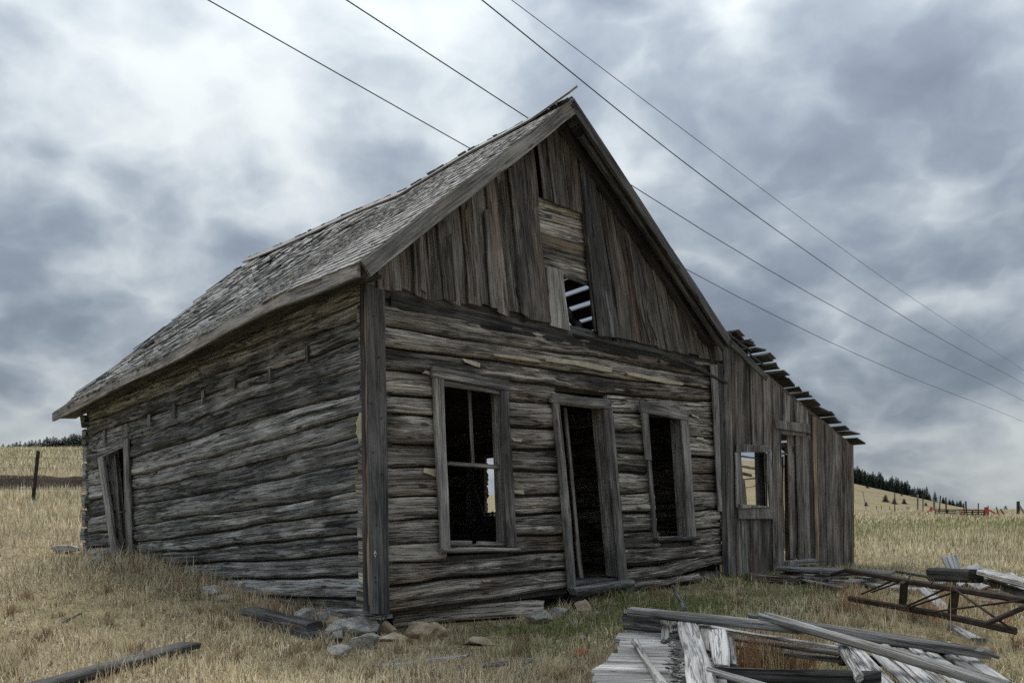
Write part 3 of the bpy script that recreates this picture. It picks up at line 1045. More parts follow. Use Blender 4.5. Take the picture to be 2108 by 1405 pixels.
for wv_ in (0.075, 0.095, 0.115, 0.135, 0.16):
    for _ in range(2):
        gm = Geo().loft(shingle_rings(wv_, 0.36, 0.010, rr), seed=0.0)
        ob = gm.build("shingle", 'shingle')
        SH_MESH.append((wv_, ob.data, gm))
        bpy.data.objects.remove(ob)
placed = []
for side in (-1, 1):
    slope = np.linalg.norm(roof_pt(side, 0, 0) - roof_pt(side, 0, 1))
    rows = int(slope / 0.125)
    for r in range(rows + 1):
        t = 1.01 - r / rows * (1.01 - 0.30 / slope)
        leng = np.linalg.norm(roof_pt(side, 1, t) - roof_pt(side, 0, t))
        x = -0.02
        wob = wav(0.012, 0.9, rr)
        while x < leng - 0.02:
            wdt, mesh, gm = rr.choice(SH_MESH)
            q = (x + wdt / 2) / leng
            x += wdt + rr.uniform(0.003, 0.012)
            if q > 1.0:
                break
            rough = sstep(0.36, 0.66, q) if side < 0 else 0.3
            if side > 0 and 0.10 < q < 0.48 and 0.45 < t < 1.1:       # the hole, and the bare boards round it
                continue
            if rr.random() < 0.015 + 0.10 * rough:
                continue
            p, a, up, n = roof_frame(side, min(q, 1), min(1.0, t))
            p = p + up * (wob(x) + rr.uniform(-0.014, 0.014) * (0.4 + 1.8 * rough) - max(0, t - 1.0) * slope)
            tilt = -math.radians(2.0 + rr.uniform(-0.25, 0.3) + (rr.random() ** 6) * (2 + 20 * rough))
            yaw = rr.gauss(0, 0.012 + 0.045 * rough)
            roll = rr.gauss(0, 0.01 + 0.04 * rough)
            base = Matrix((a, up, n)).transposed().to_4x4()
            if base.determinant() < 0:
                base = Matrix((-a, up, n)).transposed().to_4x4()
            mtx = Matrix.Translation(Vector(p + n * (0.012 + 0.012 * rough * rr.random()))) @ base @ Matrix.Rotation(yaw, 4, 'Z') @ Matrix.Rotation(roll, 4, 'Y') @ Matrix.Rotation(tilt, 4, 'X')
            dist = np.linalg.norm(p - EYE_H)
            placed.append((0 if side < 0 else 1, dist, mtx, mesh, gm))
placed.sort(key=lambda q: (q[0], q[1]))
for k, (sd_, ds, mtx, mesh, gm) in enumerate(placed[:300]):
    o = bpy.data.objects.new("shingle", mesh)
    o.parent = roof
    o.matrix_local = mtx
    COL.objects.link(o)
g = Geo()
for (sd_, ds, mtx, mesh, gm) in placed[300:]:
    vs = [tuple(mtx @ Vector(v)) for v in gm.v]
    b = len(g.v)
    g.v.extend(vs)
    g.f.extend(tuple(b + i for i in f) for f in gm.f)
    u0 = rr.random() * 3
    g.uv.extend((uu, vv + u0) for uu, vv in gm.uv)
    g.sm.extend(gm.sm)
    g.sd.extend([rr.random()] * len(vs))
rest = g.build("shingles", 'shingle', roof)
rest["kind"] = "stuff"
# long splinters and slipped boards over the rough back half
for k in range(46):
    q = rr.uniform(0.32, 0.98)
    t = rr.uniform(0.08, 0.85)
    p, a, up, n = roof_frame(-1, q, t)
    L = rr.uniform(0.25, 0.8)
    d = unit(-up + a * rr.gauss(0.05, 0.18))
    beam("splinter", p + n * 0.045, p + n * (0.05 + rr.uniform(0, 0.05)) + d * L, rr.uniform(0.02, 0.07), 0.012, rr.choice(['dark', 'dark', 'shingle', 'board']), roof, up=n, rag=0.04)

# ---- front gable
def rake_y(x):
    return 207 + (1177 - x) * 0.772 if x < 1177 else 207 + (x - 1177) * 1.523


def foot_y(x):
    return 583 + (x - 750) * 0.2204


LEAN = ([740, 942, 1130, 1224, 1305, 1372, 1500], [.055, .08, .108, .108, .15, .19, .25])


def top_of(xb, yb):
    k = np.interp(xb, *LEAN)
    y = yb
    for _ in range(60):
        x = xb - k * (yb - y)
        y += (rake_y(x) + 5 - y) * 0.6
    return xb - k * (yb - y), y


rg_ = random.Random(33)
g = Geo()
for (x0, y0, x1, y1) in [(752, 590, 1492, 756), (795, 618, 1470, 768)]:
    g.loft(beam_rings(F(x0, y0, 0.06) , F(x1, y1, 0.06), 0.13, 0.14, wave=0.008))
for yy in (520, 400, 300):                           # girts the boards are nailed to
    xl = 1177 - (yy - 207) / 0.772 + 50
    xr = 1177 + (yy - 207) / 1.523 - 12
    g.loft(beam_rings(F(xl, yy - 10, 0.06), F(1100, yy + 25, 0.06), 0.06, 0.09))
    g.loft(beam_rings(F(1212, yy + 50, 0.06), F(xr, yy + 60, 0.06), 0.06, 0.09))
gable = g.build("gable", 'dark', cabin)
edges = [752, 779, 823, 855, 884, 910, 942, 962, 986, 1021, 1044, 1081, 1130]
for i in range(len(edges) - 1):
    e0, e1 = edges[i] - rg_.uniform(0, 2), edges[i + 1] + rg_.uniform(0, 3)
    yb0, yb1 = foot_y(e0) + rg_.uniform(-7, 5), foot_y(e1) + rg_.uniform(-7, 5)
    t0, t1 = top_of(e0, yb0), top_of(e1, yb1)
    v = -0.010 if i % 2 == 0 else -0.042
    slab("board", F(e0, yb0, v), F(e1, yb1, v), F(*t0, v), F(*t1, v), OUT_F, 0.024, 'board', gable, wave=0.013, warp=0.014, rag=0.035)
# narrow battens and curled strips nailed over the joints
for (xb, yb, w, frac) in [(930, 614, 15, 0.62), (1018, 632, 16, 0.72), (1080, 650, 13, 0.9), (872, 600, 8, 0.8), (975, 606, 9, 0.8), (1058, 640, 8, 0.85)]:
    t0, t1 = top_of(xb - w / 2, yb), top_of(xb + w / 2, yb)
    lo0, lo1 = (xb - w / 2, yb), (xb + w / 2, yb)
    hi0 = (lo0[0] + (t0[0] - lo0[0]) * frac, lo0[1] + (t0[1] - lo0[1]) * frac)
    hi1 = (lo1[0] + (t1[0] - lo1[0]) * frac, lo1[1] + (t1[1] - lo1[1]) * frac)
    slab("batten", F(*lo0, -0.062), F(*lo1, -0.062), F(*hi0, -0.058), F(*hi1, -0.058), OUT_F, 0.02, 'board', gable, wave=0.010, warp=0.008, rag=0.03)
# boards above the boarded-up hatch
for (x0, x1, y0, y1) in [(1086, 1118, 545, 548), (1116, 1140, 411, 418), (1138, 1163, 421, 427), (1161, 1174, 427, 428), (1172, 1196, 430, 438)]:
    t0, t1 = top_of(x0, y0), top_of(x1, y1)
    v = -0.014 if x0 in (1116, 1161) else -0.034
    slab("board", F(x0, y0, v), F(x1, y1, v), F(*t0, v), F(*t1, v), OUT_F, 0.022, 'board', gable, wave=0.006, warp=0.006, rag=0.012)
hatch = [(1113, 405, 1194, 432), (1120, 452, 1197, 476), (1123, 480, 1199, 508), (1127, 503, 1201, 528), (1131, 533, 1204, 557), (1134, 556, 1208, 592)]
for i in range(5):
    x0, y0, x1, y1 = hatch[i]
    X0, Y0, X1, Y1 = hatch[i + 1]
    slab("hatch_board", F(X0 - 24, Y0 - 5, 0.02), F(x0 - 24, y0 - 4, 0.02), F(X1 + 6, Y1, 0.02), F(x1 + 6, y1 + 1, 0.02), OUT_F, 0.018, 'log' if i != 2 else 'split', gable, wave=0.008, rag=0.004)
slab("board", F(1130, 668, -0.012), F(1171, 680, -0.012), F(1122, 545, -0.012), F(1155, 556, -0.012), OUT_F, 0.024, 'casing', gable, rag=0.02)
# right of the hatch
redge = [(1221, 1231, -0.012), (1273, 1307, -0.034), (1305, 1323, -0.012), (1321, 1351, -0.034), (1349, 1374, -0.012), (1372, 1392, -0.034), (1390, 1416, -0.012), (1414, 1440, -0.034), (1438, 1465, -0.012), (1462, 1487, -0.034), (1484, 1497, -0.012)]
for x0, x1, v in redge:
    y0, y1 = foot_y(x0) + rg_.uniform(-5, 4), foot_y(x1) + rg_.uniform(-5, 4)
    t0, t1 = top_of(x0, y0), top_of(x1, y1)
    slab("board", F(x0, y0, v), F(x1, y1, v), F(*t0, v), F(*t1, v), OUT_F, 0.024, 'board', gable, wave=0.006, warp=0.008, rag=0.015)
t1 = top_of(1280, 700)
slab("board", F(1229, 692, -0.04), F(1274, 694, -0.04), F(1187, 293, -0.04), F(1214, 330, -0.04), OUT_F, 0.026, 'grey', gable, wave=0.006, warp=0.006, rag=0.01)
slab("board", F(1262, 705, -0.01), F(1290, 709, -0.01), F(1206, 318, -0.01), F(1235, 350, -0.01), OUT_F, 0.022, 'board', gable, wave=0.006)
for (x0, y0, x1, y1, w) in [(1304, 560, 1338, 706, 3), (1330, 610, 1352, 700, 2)]:
    rod("splinter", [F(x0, y0, -0.06), F((x0 + x1) / 2 - 6, (y0 + y1) / 2, -0.07), F(x1, y1, -0.08)], 0.008, 'board', gable)
# loose pole hanging below the gable
pts = [F(px, py, -0.07) for px, py in ((1180, 690), (1290, 712), (1360, 728), (1420, 752), (1495, 788))]
rod("hanging_pole", pts, 0.022, 'dark', gable, m=7)

# ---- inside and behind
g = Geo()
for k in range(16):
    y0 = 0.15 + k * 0.43
    g.loft(box_rings((0.15, y0, -0.06), (5.4, y0 + 0.42, -0.02)))
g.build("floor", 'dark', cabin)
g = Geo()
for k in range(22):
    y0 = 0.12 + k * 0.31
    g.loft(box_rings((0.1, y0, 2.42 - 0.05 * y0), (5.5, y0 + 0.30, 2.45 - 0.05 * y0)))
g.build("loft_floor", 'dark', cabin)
SLOT = (F(1003, 955, VB), F(1020, 1068, VB))
bu0, bu1, bz0, bz1 = SLOT[0][0], SLOT[1][0] + 1.1, SLOT[1][2], SLOT[0][2]     # a rear window without its sash
g = Geo()
ri = random.Random(8)
for k in range(12):
    z0, z1 = -0.5 + k * 0.25, -0.26 + k * 0.25
    zc = (z0 + z1) / 2
    spans = [(0, 5.6)]
    for a, b in spans:
        g.loft(log_rings(V(a, VB, z0), V(a, VB, z1), V(b, VB, z0), V(b, VB, z1), V(0, 1, 0), 0.18, 0.02, ri), smooth=True)
        g.loft(box_rings((a, VB - 0.1, z0 - 0.03), (b, VB - 0.05, z1 + 0.03)))
g.build("back_wall", 'log', cabin)
g = Geo()
for k in range(13):
    z0, z1 = -0.2 + k * 0.24, 0.03 + k * 0.24
    zc = (z0 + z1) / 2 - 0.19
    wv0, wv1 = S(1019, 1000, 5.55)[1] - 0.7, S(1004, 1000, 5.55)[1]
    for va, vb in ([(0.1, wv0), (wv1, VB)] if S(1010, 1052, 5.55)[2] - 0.1 < zc < S(1010, 965, 5.55)[2] + 0.12 else [(0.1, VB)]):
        dz = lambda v: -0.043 * v
        g.loft(log_rings(V(5.55, va, z0 + dz(va)), V(5.55, va, z1 + dz(va)), V(5.55, vb, z0 + dz(vb)), V(5.55, vb, z1 + dz(vb)), V(1, 0, 0), 0.12, 0.02, ri), smooth=True)
        g.loft([[(x, v, z) for x, z in ((5.50, z0 - .03 + dz(v)), (5.53, z0 - .03 + dz(v)), (5.53, z1 + .03 + dz(v)), (5.50, z1 + .03 + dz(v)))] for v in (va, vb)])
g.build("inner_wall", 'log', cabin)
# rear gable boards, with an opening that lets the sky in
g = Geo()
BA, BL, BR = roof_pt(-1, 0.97, 0), roof_pt(-1, 0.95, 1), roof_pt(1, 0.97, 1)
zt = 2.1
for k in range(28):
    u0, u1 = 0.02 + k * 0.2, 0.215 + k * 0.2

    def zr_(u):
        return (BL[2] + (BA[2] - BL[2]) * (u - BL[0]) / (BA[0] - BL[0]) if u < BA[0] else BR[2] + (BA[2] - BR[2]) * (u - BR[0]) / (BA[0] - BR[0])) - 0.1
    lo = zt
    if F(1165, 670, VB)[0] - 0.15 < (u0 + u1) / 2 < F(1225, 680, VB)[0] + 0.2:
        lo = F(1195, 662, VB)[2] + 0.12 * ((k * 7) % 3)
    if zr_(u0) - lo > 0.05 and zr_(u1) - lo > 0.05:
        g.loft(slab_rings(V(u0, VB - 0.1, lo), V(u1, VB - 0.1, lo), V(u0, VB - 0.1, zr_(u0)), V(u1, VB - 0.1, zr_(u1)), V(0, 1, 0), 0.02))
g.build("rear_gable", 'board', cabin)
# pale inner partition seen through the near window
g = Geo()
for k in range(4):
    x0, x1 = 962 + k * 9.5, 971 + k * 9.5
    g.loft(slab_rings(S(x0, 1072, 5.36), S(x1, 1072, 5.36), S(x0, 935, 5.36), S(x1, 935, 5.36), V(-1, 0, 0), 0.02))
pt = g.build("partition", 'pale', cabin)
slab("partition_brace", S(996, 1068, 5.2), S(1001, 1068, 5.2), S(971, 992, 5.2), S(975, 990, 5.2), V(-1, 0, 0), 0.03, 'grey', pt)

# ---- lean-to
lw = Geo()
LT = [(1500, 700), (1575, 768), (1640, 825), (1700, 872), (1752, 914)]


def lt_y(x):
    return np.interp(x, [p[0] for p in LT], [p[1] for p in LT])


for (x, yb) in [(1500, 1180), (1600, 1172), (1675, 1168), (1748, 1163)]:
    lw.loft(beam_rings(F(x, yb, 0.06), F(x - 4, lt_y(x - 4) + 6, 0.06), 0.09, 0.07, up=(0, 1, 0)))
lw.loft(beam_rings(F(1500, 712, 0.05), F(1752, 920, 0.05), 0.05, 0.09))
lw.loft(beam_rings(F(1504, 1172, 0.06), F(1752, 1158, 0.06), 0.09, 0.10))
lean = lw.build("lean_to_wall", 'board', cabin)
rb = random.Random(44)


def lt_board(x0b, x1b, yb0, yb1, x0t, x1t, yt0, yt1, v, mat='board', name="board", par=None, th=0.024, **kw):
    kw.setdefault('wave', 0.005)
    return slab(name, F(x0b, yb0, v), F(x1b, yb1, v), F(x0t, yt0, v), F(x1t, yt1, v), OUT_F, th, mat, par or lean, rag=kw.pop('rag', 0.02), **kw)


def base_y(x):
    return 1188 - (x - 1490) * 0.088


# corner boards where log wall and lean-to meet
lt_board(1477, 1484, 1050, 1050, 1460, 1474, 752, 752, -0.05, 'casing', 'corner_strip')
lt_board(1487, 1497, 1190, 1190, 1474, 1487, 748, 748, -0.04, 'dark', 'corner_strip')
lt_board(1497, 1511, 1188, 1187, 1486, 1500, 705, 706, -0.055, 'casing', 'corner_strip')
# boards over the window, then beside and below
for i, (x0, x1) in enumerate([(1499, 1513), (1511, 1531), (1529, 1546), (1544, 1558), (1556, 1572), (1570, 1588)]):
    full = i == 0
    v = -0.012 if i % 2 == 0 else -0.036
    if full:
        lt_board(x0 + 9, x1 + 6, 1186, 1185, x0, x1, lt_y(x0) + 3, lt_y(x1) + 3, -0.03)
    else:
        lt_board(x0 + 2, x1 + 2, 918 + rb.uniform(-3, 3), 920, x0 - 2, x1 - 1, lt_y(x0) + 3, lt_y(x1) + 3, v)
lt_board(1517, 1538, 1178, 1176, 1511, 1522, 905, 905, -0.02, 'casing', rag=0.04)
for i, (x0, x1, yb) in enumerate([(1533, 1545, 1178), (1543, 1566, 1184), (1564, 1592, 1183)]):
    lt_board(x0, x1, yb, yb, x0 - 1, x1 - 1, 1066, 1066, -0.014 if i % 2 == 0 else -0.034)
lt_board(1590, 1613, 1180, 1179, 1586, 1602, lt_y(1586) + 3, lt_y(1602) + 3, -0.045, wave=0.004)
ltw = lt_board(1519, 1591, 1066, 1068, 1517, 1589, 1038, 1041, -0.066, 'casing', "lean_to_window", cabin, wave=0.003)    # apron under the opening
lt_board(1514, 1585, 930, 933, 1514, 1585, 911, 916, -0.066, 'casing', "head_casing", ltw, wave=0.003)
lt_board(1582, 1590, 1042, 1042, 1576, 1584, 931, 932, -0.060, 'casing', "casing", ltw, wave=0.002)
lt_board(1514, 1521, 1042, 1042, 1511, 1519, 931, 931, -0.060, 'casing', "casing", ltw, wave=0.002)
slab("jamb", F(1576, 1038, -0.03), F(1576, 1038, 0.10), F(1572, 932, -0.03), F(1572, 932, 0.10), V(1, 0, 0), 0.03, 'casing', ltw)
lt_board(1521, 1588, 1044, 1044, 1521, 1588, 1039, 1039, -0.09, 'casing', "sill", ltw, wave=0.002)
lt_board(1556, 1578, 1050, 1050, 1552, 1574, 925, 925, 0.12, 'grey', "inner_board", ltw)
# doorway
ltd = lt_board(1596, 1667, 880, 893, 1593, 1666, 863, 876, -0.070, 'casing', "lean_to_doorway", cabin, wave=0.004)      # header board
lt_board(1604, 1657, 891, 899, 1603, 1656, 872, 884, -0.02, 'casing', "head_lining", ltd)
lt_board(1626, 1641, 1150, 1150, 1619, 1635, 893, 895, 0.05, 'board', "door_post", ltd)
lt_board(1644, 1656, 1160, 1160, 1636, 1650, 895, 897, 0.0, 'board', "door_board", ltd)
lt_board(1655, 1674, 1160, 1160, 1649, 1664, 895, 897, -0.01, 'board', "door_board", ltd)
lt_board(1641, 1645, 1150, 1150, 1641, 1645, 1114, 1114, -0.03, 'iron', "hinge", ltd, th=0.01)
lt_board(1635, 1640, 930, 930, 1634, 1639, 917, 917, -0.0, 'iron', "hinge", ltd, th=0.01)
lt_board(1614, 1672, 1162, 1158, 1614, 1672, 1154, 1150, -0.04, 'grey', "sill", ltd, th=0.1)
# boards above and right of the doorway
for i, (x0, x1) in enumerate([(1600, 1612), (1611, 1623), (1622, 1637), (1635, 1650), (1648, 1662)]):
    lt_board(x0, x1, 866 + (x0 - 1600) * .18, 866 + (x1 - 1600) * .18, x0 - 1, x1 - 1, lt_y(x0) + 3, lt_y(x1) + 3, -0.012 if i % 2 == 0 else -0.036)
for i, (x0, x1, mt) in enumerate([(1662, 1676, 'board'), (1674, 1680, 'split'), (1680, 1691, 'board'), (1690, 1700, 'board'), (1699, 1712, 'board'), (1711, 1726, 'board'), (1725, 1737, 'board'), (1735, 1750, 'board'), (1748, 1755, 'board')]):
    k = 1.5 + 6 * (1755 - x0) / 90
    lt_board(x0 + k * .6, x1 + k * .6, base_y(x0) + rb.uniform(-3, 3), base_y(x1), x0 - k * .4, x1 - k * .4, lt_y(x0) + 3, lt_y(x1) + 3, (-0.012, -0.036, -0.022)[i % 3], mt, wave=0.004)
# far side wall and rear posts, seen through the openings
LC = F(1752, 1163)[0]
g = Geo()
for k in range(6):
    y0 = 0.05 + k * 0.22
    g.loft(slab_rings(V(LC - 0.02, y0, -0.05), V(LC - 0.02, y0 + 0.2, -0.05), V(LC - 0.04, y0, 1.78), V(LC - 0.04, y0 + 0.2, 1.76), V(-1, 0, 0), 0.022, rag=0.08))
for u in (6.1, 7.3, 8.4):
    g.loft(beam_rings(V(u, 3.3, -0.05), V(u - 0.12, 3.25, 2.75 - (u - 5.6) * 0.3), 0.11, 0.11, up=(0, 1, 0)))
g.loft(beam_rings(V(5.7, 3.3, 2.75), V(9.2, 3.3, 1.75), 0.06, 0.12))
g.loft(beam_rings(V(6.2, 2.7, 1.5), V(8.0, 2.9, 1.25), 0.05, 0.12))
g.loft(beam_rings(V(6.0, 3.2, 0.9), V(7.6, 3.3, 1.2), 0.05, 0.05))
g.build("lean_to_frame", 'board', cabin)
rc = random.Random(4)
clut = Geo()
for (x0, y0, x1, y1, w, v) in [(1490, 918, 1575, 930, 9, 3.0), (1495, 936, 1575, 944, 7, 3.2), (1500, 955, 1560, 964, 9, 2.6), (1512, 972, 1548, 978, 12, 2.4), (1515, 988, 1575, 982, 7, 2.9), (1520, 1006, 1580, 993, 4, 2.5),
                             (1530, 985, 1537, 1050, 13, 2.8), (1500, 905, 1580, 912, 8, 3.4), (1596, 955, 1630, 962, 12, 2.6), (1608, 970, 1614, 1160, 22, 2.2), (1600, 935, 1626, 930, 10, 3.0), (1622, 1060, 1632, 1160, 10, 2.0)]:
    a, b = F(x0, y0, v), F(x1, y1, v)
    s_ = w / FOC * (EYE_H[1] * -1 + 8) * 0.5
    clut.loft(beam_rings(a, b, s_ * 1.2, 0.03, up=(0, 1, 0), rag=0.05, wave=0.012))
clut.build("collapsed_framing", 'board', cabin)
# lean-to roof: rafters and loose sheathing boards with open joints
P0, P1 = F(1500, 692), F(1757, 912)
g = Geo()
for k in range(4):
    y = 0.08 + k * 1.05
    g.loft(beam_rings(V(P0[0] - .05, y, P0[2] - 0.08), V(P1[0], y, P1[2] - 0.08), 0.05, 0.10))
lroof = g.build("lean_to_roof", 'dark', cabin)
nb = 15
sd = unit(V(P1[0] - P0[0], 0, P1[2] - P0[2]))
nn = V(-sd[2], 0, sd[0])
LT_L = np.linalg.norm(P1 - P0)
x = -0.06
k = 0
while x < LT_L + 0.05:
    w = rb.choice((0.19, 0.22, 0.24, 0.26))
    p = P0 + sd * x
    ov = -0.13 - rb.uniform(-0.05, 0.07)
    bk = 5.4 if k not in (3, 6, 8, 11) else rb.uniform(1.4, 3.6)
    twist = rb.gauss(0, 0.03)
    a0, b0 = p + V(0, ov, 0) + nn * 0.01, p + sd * w + V(0, ov + rb.uniform(-.03, .03), 0) + nn * (0.01 + rb.uniform(-0.01, 0.035))
    a1, b1 = p + V(0, bk, 0) + nn * 0.01, p + sd * w + V(0, bk, 0) + nn * 0.012
    slab("board", a0, b0, a1, b1, nn, 0.024, 'dark', lroof, wave=0.01, warp=0.012, rag=0.04)
    if rb.random() < 0.6:                             # remnants of shingles on top
        c0 = p + nn * 0.04 + V(0, ov - 0.03, 0)
        slab("roof_scrap", c0, c0 + sd * w * 0.8, c0 + V(0, rb.uniform(.3, .8), 0), c0 + sd * w * 0.75 + V(0, rb.uniform(.3, .7), 0), nn, 0.016, 'shingle', lroof, rag=0.04, wave=0.015)
    x += w + rb.choice((0.01, 0.03, 0.05, 0.02, 0.07))
    k += 1
# broken rake end and splinters where the two roofs meet
slab("rake_board", F(1503, 700, -0.3), F(1500, 714, -0.3), F(1579, 772, -0.3), F(1575, 783, -0.3), OUT_F, 0.03, 'dark', lroof)
for (x0, y0, x1, y1) in [(1492, 684, 1506, 692), (1502, 692, 1524, 706), (1518, 706, 1545, 722), (1540, 728, 1566, 748)]:
    slab("roof_scrap", F(x0, y0, -0.2), F(x0, y0, 0.3), F(x1, y1, -0.2), F(x1, y1, 0.3), V(0, 0, 1), 0.03, 'dark', lroof, rag=0.06, wave=0.02)

# ------------------------------------------------------------------ loose things on the ground
def GG(px, py, dz=0.0):
    """world point where that sight line meets the terrain (or dz above it)"""
    d = V((px - 1054) / FOC, 1, (HORIZ - py) / FOC)
    ys = np.concatenate([np.arange(2.5, 30, 0.02), np.arange(30, 150, 0.1)])
    diff = EYE + d[2] * ys - (height(d[0] * ys, ys) + dz)
    k = int(np.argmax(diff < 0)) if (diff < 0).any() else len(ys) - 1
    return V(d[0] * ys[k], ys[k], EYE + d[2] * ys[k])


rs = random.Random(77)


def plank_on_ground(name, label, cat, p0, p1, w, t, mat, group=None, lift=0.0, **kw):
    a, b = GG(*p0, dz=lift), GG(*p1, dz=lift)
    a[2] += t / 2 - 0.006
    b[2] += t / 2 - 0.006
    o = beam(name, a, b, w, t, mat, None, True, **kw)
    if w > 0.05:
        k = int(np.linalg.norm(b - a) / 0.08) + 1
        for i in range(k + 1):
            p = a + (b - a) * i / k
            PLK.append((p[0], p[1], w * 0.75))
    return tag(o, label, cat, group)


PLK = []
BARE = []                                             # spots too covered for grass


def rock(px, py, wpx, hpx, mat, label, group=None, name="stone", seed=0, flat=0.8, lift=0.0):
    c = GG(px, py + hpx / 2)
    k = c[1] / FOC
    rx, rz = wpx * k / 2, hpx * k / 2
    ry = rx * flat
    r = random.Random(seed * 13 + 5)
    import bmesh
    bm = bmesh.new()
    bmesh.ops.create_icosphere(bm, subdivisions=3 if wpx > 24 else 2, radius=1.0)
    cuts = [(unit(V(r.gauss(0, 1), r.gauss(0, 1), r.gauss(0, 0.8))), r.uniform(0.36, 0.70)) for _ in range(9)]
    ph = [(V(r.uniform(2, 7), r.uniform(2, 7), r.uniform(2, 7)), r.uniform(0, 6), r.uniform(0.01, 0.03)) for _ in range(6)]
    for v in bm.verts:
        p = V(*v.co)
        for n, dd in cuts:
            e = p @ n - dd
            if e > 0:
                p = p - n * e * 0.97
        p = p * (1 + sum(a * math.sin(f @ p + q) for f, q, a in ph))
        v.co = (p[0] * rx * 1.6, p[1] * ry * 1.4, p[2] * rz * 1.6)
    me = bpy.data.meshes.new(name)
    bm.to_mesh(me)
    bm.free()
    me.materials.append(M[mat])
    o = bpy.data.objects.new(name, me)
    COL.objects.link(o)
    o.location = (c[0], c[1] + ry * 0.3, c[2] + rz * 0.85 + lift)
    o.rotation_euler = (0, 0, r.uniform(-0.5, 0.5))
    BARE.append((c[0], c[1], rx * 1.15))
    return tag(o, label, "stone", group)


FS = "foundation stones at the cabin corner"
STONES = [
    (632, 1266, 66, 40, 'rock', "mottled grey boulder behind the mossy plank beside the side wall"),
    (672, 1274, 46, 34, 'rock', "pale angular stone between the mottled boulder and the cracked tan stone"),
    (695, 1282, 30, 36, 'rock_tan', "cracked pinkish stone left of the long grey slab"),
    (724, 1259, 29, 29, 'rock', "upright blocky stone just left of the dark corner board"),
    (743, 1291, 82, 36, 'rock', "long smooth grey slab stone below the corner board"),
    (797, 1293, 36, 26, 'rock_tan', "tan stone butting the right end of the grey slab"),
    (683, 1298, 40, 24, 'rock', "low stone under the pale cracked ones"),
    (696, 1306, 20, 20, 'rock', "small rounded stone left of the slab's near edge"),
    (752, 1320, 56, 28, 'rock', "pale lichened stone half sunk in front of the slab"),
    (698, 1341, 40, 20, 'rock', "small grey stone alone by the yellow stick"),
    (810, 1311, 44, 14, 'rock_tan', "flat brown stone in front of the fallen sill timber"),
    (862, 1298, 64, 26, 'rock_tan', "buff knobbly stone under the fallen sill timber"),
    (900, 1298, 40, 26, 'rock_tan', "rough buff stone at the right of the knobbly one"),
    (988, 1318, 60, 20, 'rock_tan', "long tan stone with an orange end lying in green grass"),
    (1113, 1271, 50, 24, 'rock', "pale lumpy stone near the doorway in green grass"),
    (1196, 1342, 28, 14, 'brick', "reddish broken brick piece near the pale fallen panel"),
    (1155, 1257, 36, 16, 'rock', "flat whitish stone left of the doorway sill"),
    (1203, 1248, 36, 20, 'rock_tan', "brownish stone under the doorway sill"),
    (1032, 1287, 14, 8, 'rock', "tiny stone in the grass below the near window"),
    (1176, 1283, 12, 8, 'rock', "tiny white stone in the grass left of the doorway rubble"),
    (1203, 1312, 12, 10, 'rock', "tiny white stone above the broken brick"),
    (437, 1216, 34, 18, 'rock', "grey stone in dead weeds against the side wall"),
    (468, 1231, 36, 14, 'rock', "low pale stone in weeds nearer the corner"),
    (205, 1152, 28, 16, 'rock', "stone under the far back corner of the cabin"),
    (130, 1131, 44, 14, 'rock', "flat stone in grass left of the back corner"),
    (1130, 1352, 12, 6, 'rock', "tiny stone beside the tan weathered stick"),
    (1225, 1262, 14, 9, 'rock', "small white stone right of the doorway rubble"),
]
for i, (x, y, w, h, mt, lb) in enumerate(STONES):
    rock(x, y, w, h, mt, lb, FS if i < 13 else None, seed=i, flat=0.75)
ORD = ("first", "second", "third", "fourth", "fifth", "sixth", "seventh", "eighth", "ninth", "tenth")
for i, (x, y) in enumerate(sorted([(45, 1003), (60, 1004), (78, 1002), (95, 1005), (118, 1004), (140, 1009), (155, 1012), (104, 1014), (132, 1016), (165, 1008)])):
    rock(x, y, rs.uniform(6, 11), rs.uniform(3, 5), 'rock', "small pale stone in the dark eroded bank on the left, %s from the left" % ORD[i], "stones in the eroded bank", seed=90 + i)

plank_on_ground("charred_beam", "dark charred beam lying in dry grass at the lower left", "beam", (66, 1424), (380, 1334), 0.15, 0.05, 'dark', rag=0.07, wave=0.016, lift=0.03)
plank_on_ground("plank", "mossy plank resting on the stones by the side wall", "plank", (510, 1262), (645, 1296), 0.17, 0.07, 'grey', rag=0.05, wave=0.012, lift=0.05)
plank_on_ground("plank", "lower grey plank below the mossy one, beside the foundation stones", "plank", (545, 1290), (695, 1327), 0.11, 0.06, 'grey', rag=0.06, wave=0.012)
plank_on_ground("stick", "pale yellow split stick by the small grey stone", "stick", (610, 1352), (664, 1330), 0.025, 0.02, 'tan', rag=0.02)
plank_on_ground("stick", "thin straw-coloured stick pointing at the pale lichened stone", "stick", (645, 1346), (725, 1326), 0.014, 0.014, 'tan', rag=0.02)
plank_on_ground("stick", "whitish weathered slat in grass before the near window", "stick", (780, 1374), (965, 1354), 0.055, 0.035, 'pale', rag=0.06, wave=0.012)
plank_on_ground("stick", "tan weathered slat in grass before the doorway", "stick", (950, 1376), (1138, 1356), 0.035, 0.03, 'grey', rag=0.04)
plank_on_ground("stick", "long thin branch in dry grass at the left edge", "stick", (-10, 1360), (88, 1306), 0.02, 0.02, 'tan', rag=0.02)
plank_on_ground("stick", "faint grey twig above the charred beam", "stick", (110, 1292), (168, 1262), 0.016, 0.016, 'grey', rag=0.02)
plank_on_ground("sill_timber", "rotten grey timber fallen along the front wall foot", "timber", (812, 1290), (1110, 1262), 0.16, 0.14, 'log', rag=0.07, wave=0.03, bow=0.02)
plank_on_ground("timber", "rotten low log in front of the lean-to window", "timber", (1532, 1192), (1655, 1203), 0.16, 0.10, 'log', rag=0.08, wave=0.03)
plank_on_ground("stick", "broken slat leaning in weeds right of the doorway", "stick", (1415, 1172), (1470, 1199), 0.035, 0.03, 'grey', lift=0.05)
